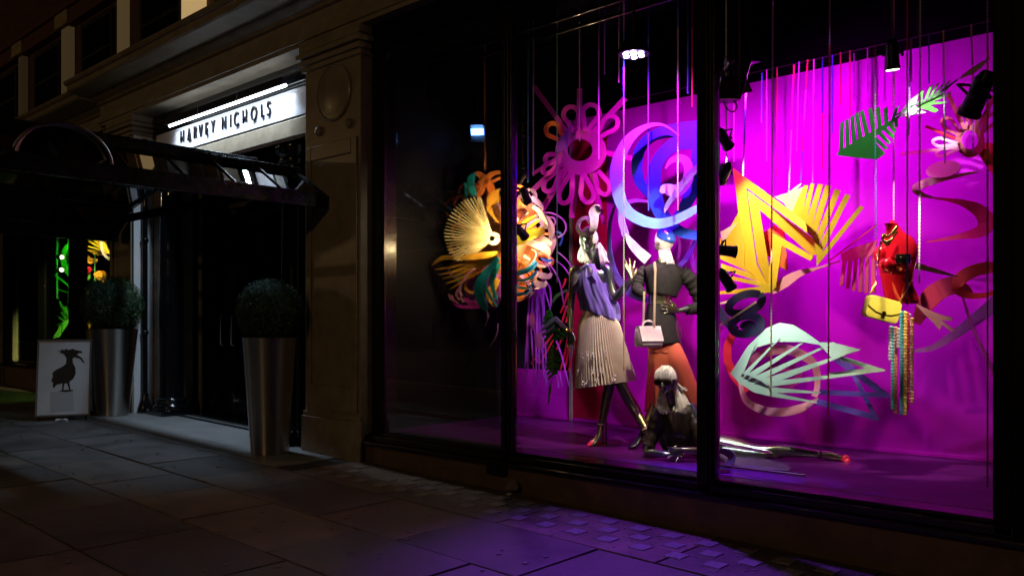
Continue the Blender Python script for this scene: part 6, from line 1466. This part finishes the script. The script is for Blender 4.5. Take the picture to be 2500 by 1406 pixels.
    if ps == 5:
        t = art(nm, lab, 145, 690, .95); bands('strip', pp['lime'], [[(430, 430, 20, .95), (500, 480, 14, .95), (570, 540, 10, .95)], [(410, 540, 12, .97), (480, 560, 8, .97), (575, 590, 4, .97)], [(565, 110, 22, .9), (565, 150, 22, .9), (565, 190, 18, .9)], [(487, 100, 10, .9), (487, 150, 10, .9)]], t, cc, n=2, wscale=1/3.35)
for px, bot, y, col, lab in ((139, 730, .8, 'green', 'chain with two small lit spotlights in the far window'), (168, 760, .85, 'green', 'green chain in the far window beside the ring'), (118, 790, 1.0, 'teal', 'teal chain at the left of the far window'), (231, 690, .9, 'green', 'green chain between the yellow shapes in the far window')): chain(px, bot, y, col, lab, None, r=.011)
for px, py in ((144, 627), (143, 660), (262, 690)):
    can(px, py, .6, Y(240, 640, .85), {627: 'small lit spotlight upper on the chain in the far window', 660: 'small lit spotlight lower on the chain in the far window', 690: 'small lit spotlight among the yellow shapes in the far window'}[py], lit=True, size=1.1, group='small spotlights in the far window')
lamp('green_beam', 'SPOT', (-16.2, .33, 3.6), 460, (.10, 1, .06), (-17.0, 1.02, 1.6), .02, 46, .3)
lamp('yellow_beam', 'SPOT', (-13.6, .35, 3.75), 2600, (1, .86, .35), (-15.2, .8, 2.0), .03, 46, .6)
lamp('green_street_beam', 'SPOT', (-14.9, .5, 3.8), 300, (.30, 1, .08), (-15.4, -.7, .2), .02, 44, .6)
lamp('green_beam', 'SPOT', (-15.6, .33, 3.75), 420, (.12, 1, .08), (-16.65, .95, 2.45), .02, 44, .4)  # added spot without a fixture, brightens the ring
# ------------------------------------------------------------------ street lighting (the lamps stand across the road, behind the viewer)
def street_lamp(x, y, label, power, h=6.2):
    z = gz(x)-.02
    t = thing('street_lamp', label, 'street lamp', (x, y, z), 'street lamps across the road')
    mb = MB(); mb.lathe([(.13, 0), (.13, .3), (.09, .5), (.07, .9), (.05, h-.5), (.04, h-.3)], (x, y, z), 14); mb.build('pole', m_black, t, smooth=True)
    mb = MB(); mb.lathe([(.08, h-.3), (.17, h+.2), (.17, h+.21)], (x, y, z), 12); mb.build('lantern', glow('lantern_glow', SODIUM, 6), t, smooth=True)
    mb = MB(); mb.lathe([(.2, h+.22), (.12, h+.34), (.02, h+.42)], (x, y, z), 12); mb.build('cap', m_black, t, smooth=True)
    o = lamp('street_light', 'POINT', (x, y-.0, z+h-.45), power, SODIUM, size=.12); o.parent = t; o.matrix_parent_inverse = world_of(t).inverted()
street_lamp(-2.0, -13.5, 'tall black street lamp with warm lantern across the road facing the display window', 560)
street_lamp(-27, -13.5, 'tall black street lamp with warm lantern across the road beyond the canopy', 480)
# ------------------------------------------------------------------ display lighting, from the window lamps and from added spots without fixtures
MAG = (.98, .008, 1.0); WARM = (1.0, .86, .62)
def spot(pos, aim, power, col, angle, name='display_spot', size=.03, blend=.5): return lamp(name, 'SPOT', pos, power, col, aim, size, angle, blend)
spot(mc+md*.07, Y(2060, 430, YB), 228, (.90, .004, 1.0), 118, blend=1, name='magenta_flood_beam')
spot(cl-UP*.04, Y(1640, 640, YB), 235, MAG, 110, blend=1, name='cluster_beam')
spot(cl-UP*.04, (cl.x+1.0, -.85, 0), 3300, (.28, .05, 1.0), 52, name='cluster_street_beam', size=.05, blend=1)
spot(fc+fd*.06, fc+fd, 14, (.08, .2, 1.0), 90, name='blue_flood_beam')
spot((-1.7, .45, 4.1), Y(2120, 470, YB), 145, (.95, .005, 1), 115, blend=1)  # from here down: added spots with no lamp of their own
spot((-3.0, .35, 3.5), S(1440, 740, 7.2), 340, WARM, 30)
spot((-3.0, .35, 3.4), S(1625, 850, 7.1), 240, WARM, 34)
spot((-2.9, .35, 3.3), Y(1560, 510, 1.0), 420, (.75, .88, 1), 22)
spot((-2.48, .36, 3.9), Y(2105, 345, 1.1), 170, (.88, 1, .9), 20)
spot((-1.92, .34, 3.1), Y(2258, 262, 1.3), 190, (.92, 1, .92), 16)
spot((pl.x+.40, .36, 1.95), S(1438, 610, 7.2), 42, (.95, 1, .74), 34)
spot((pr.x-.45, .34, 2.6), S(1632, 960, 6.6), 110, (1, .9, .62), 30)
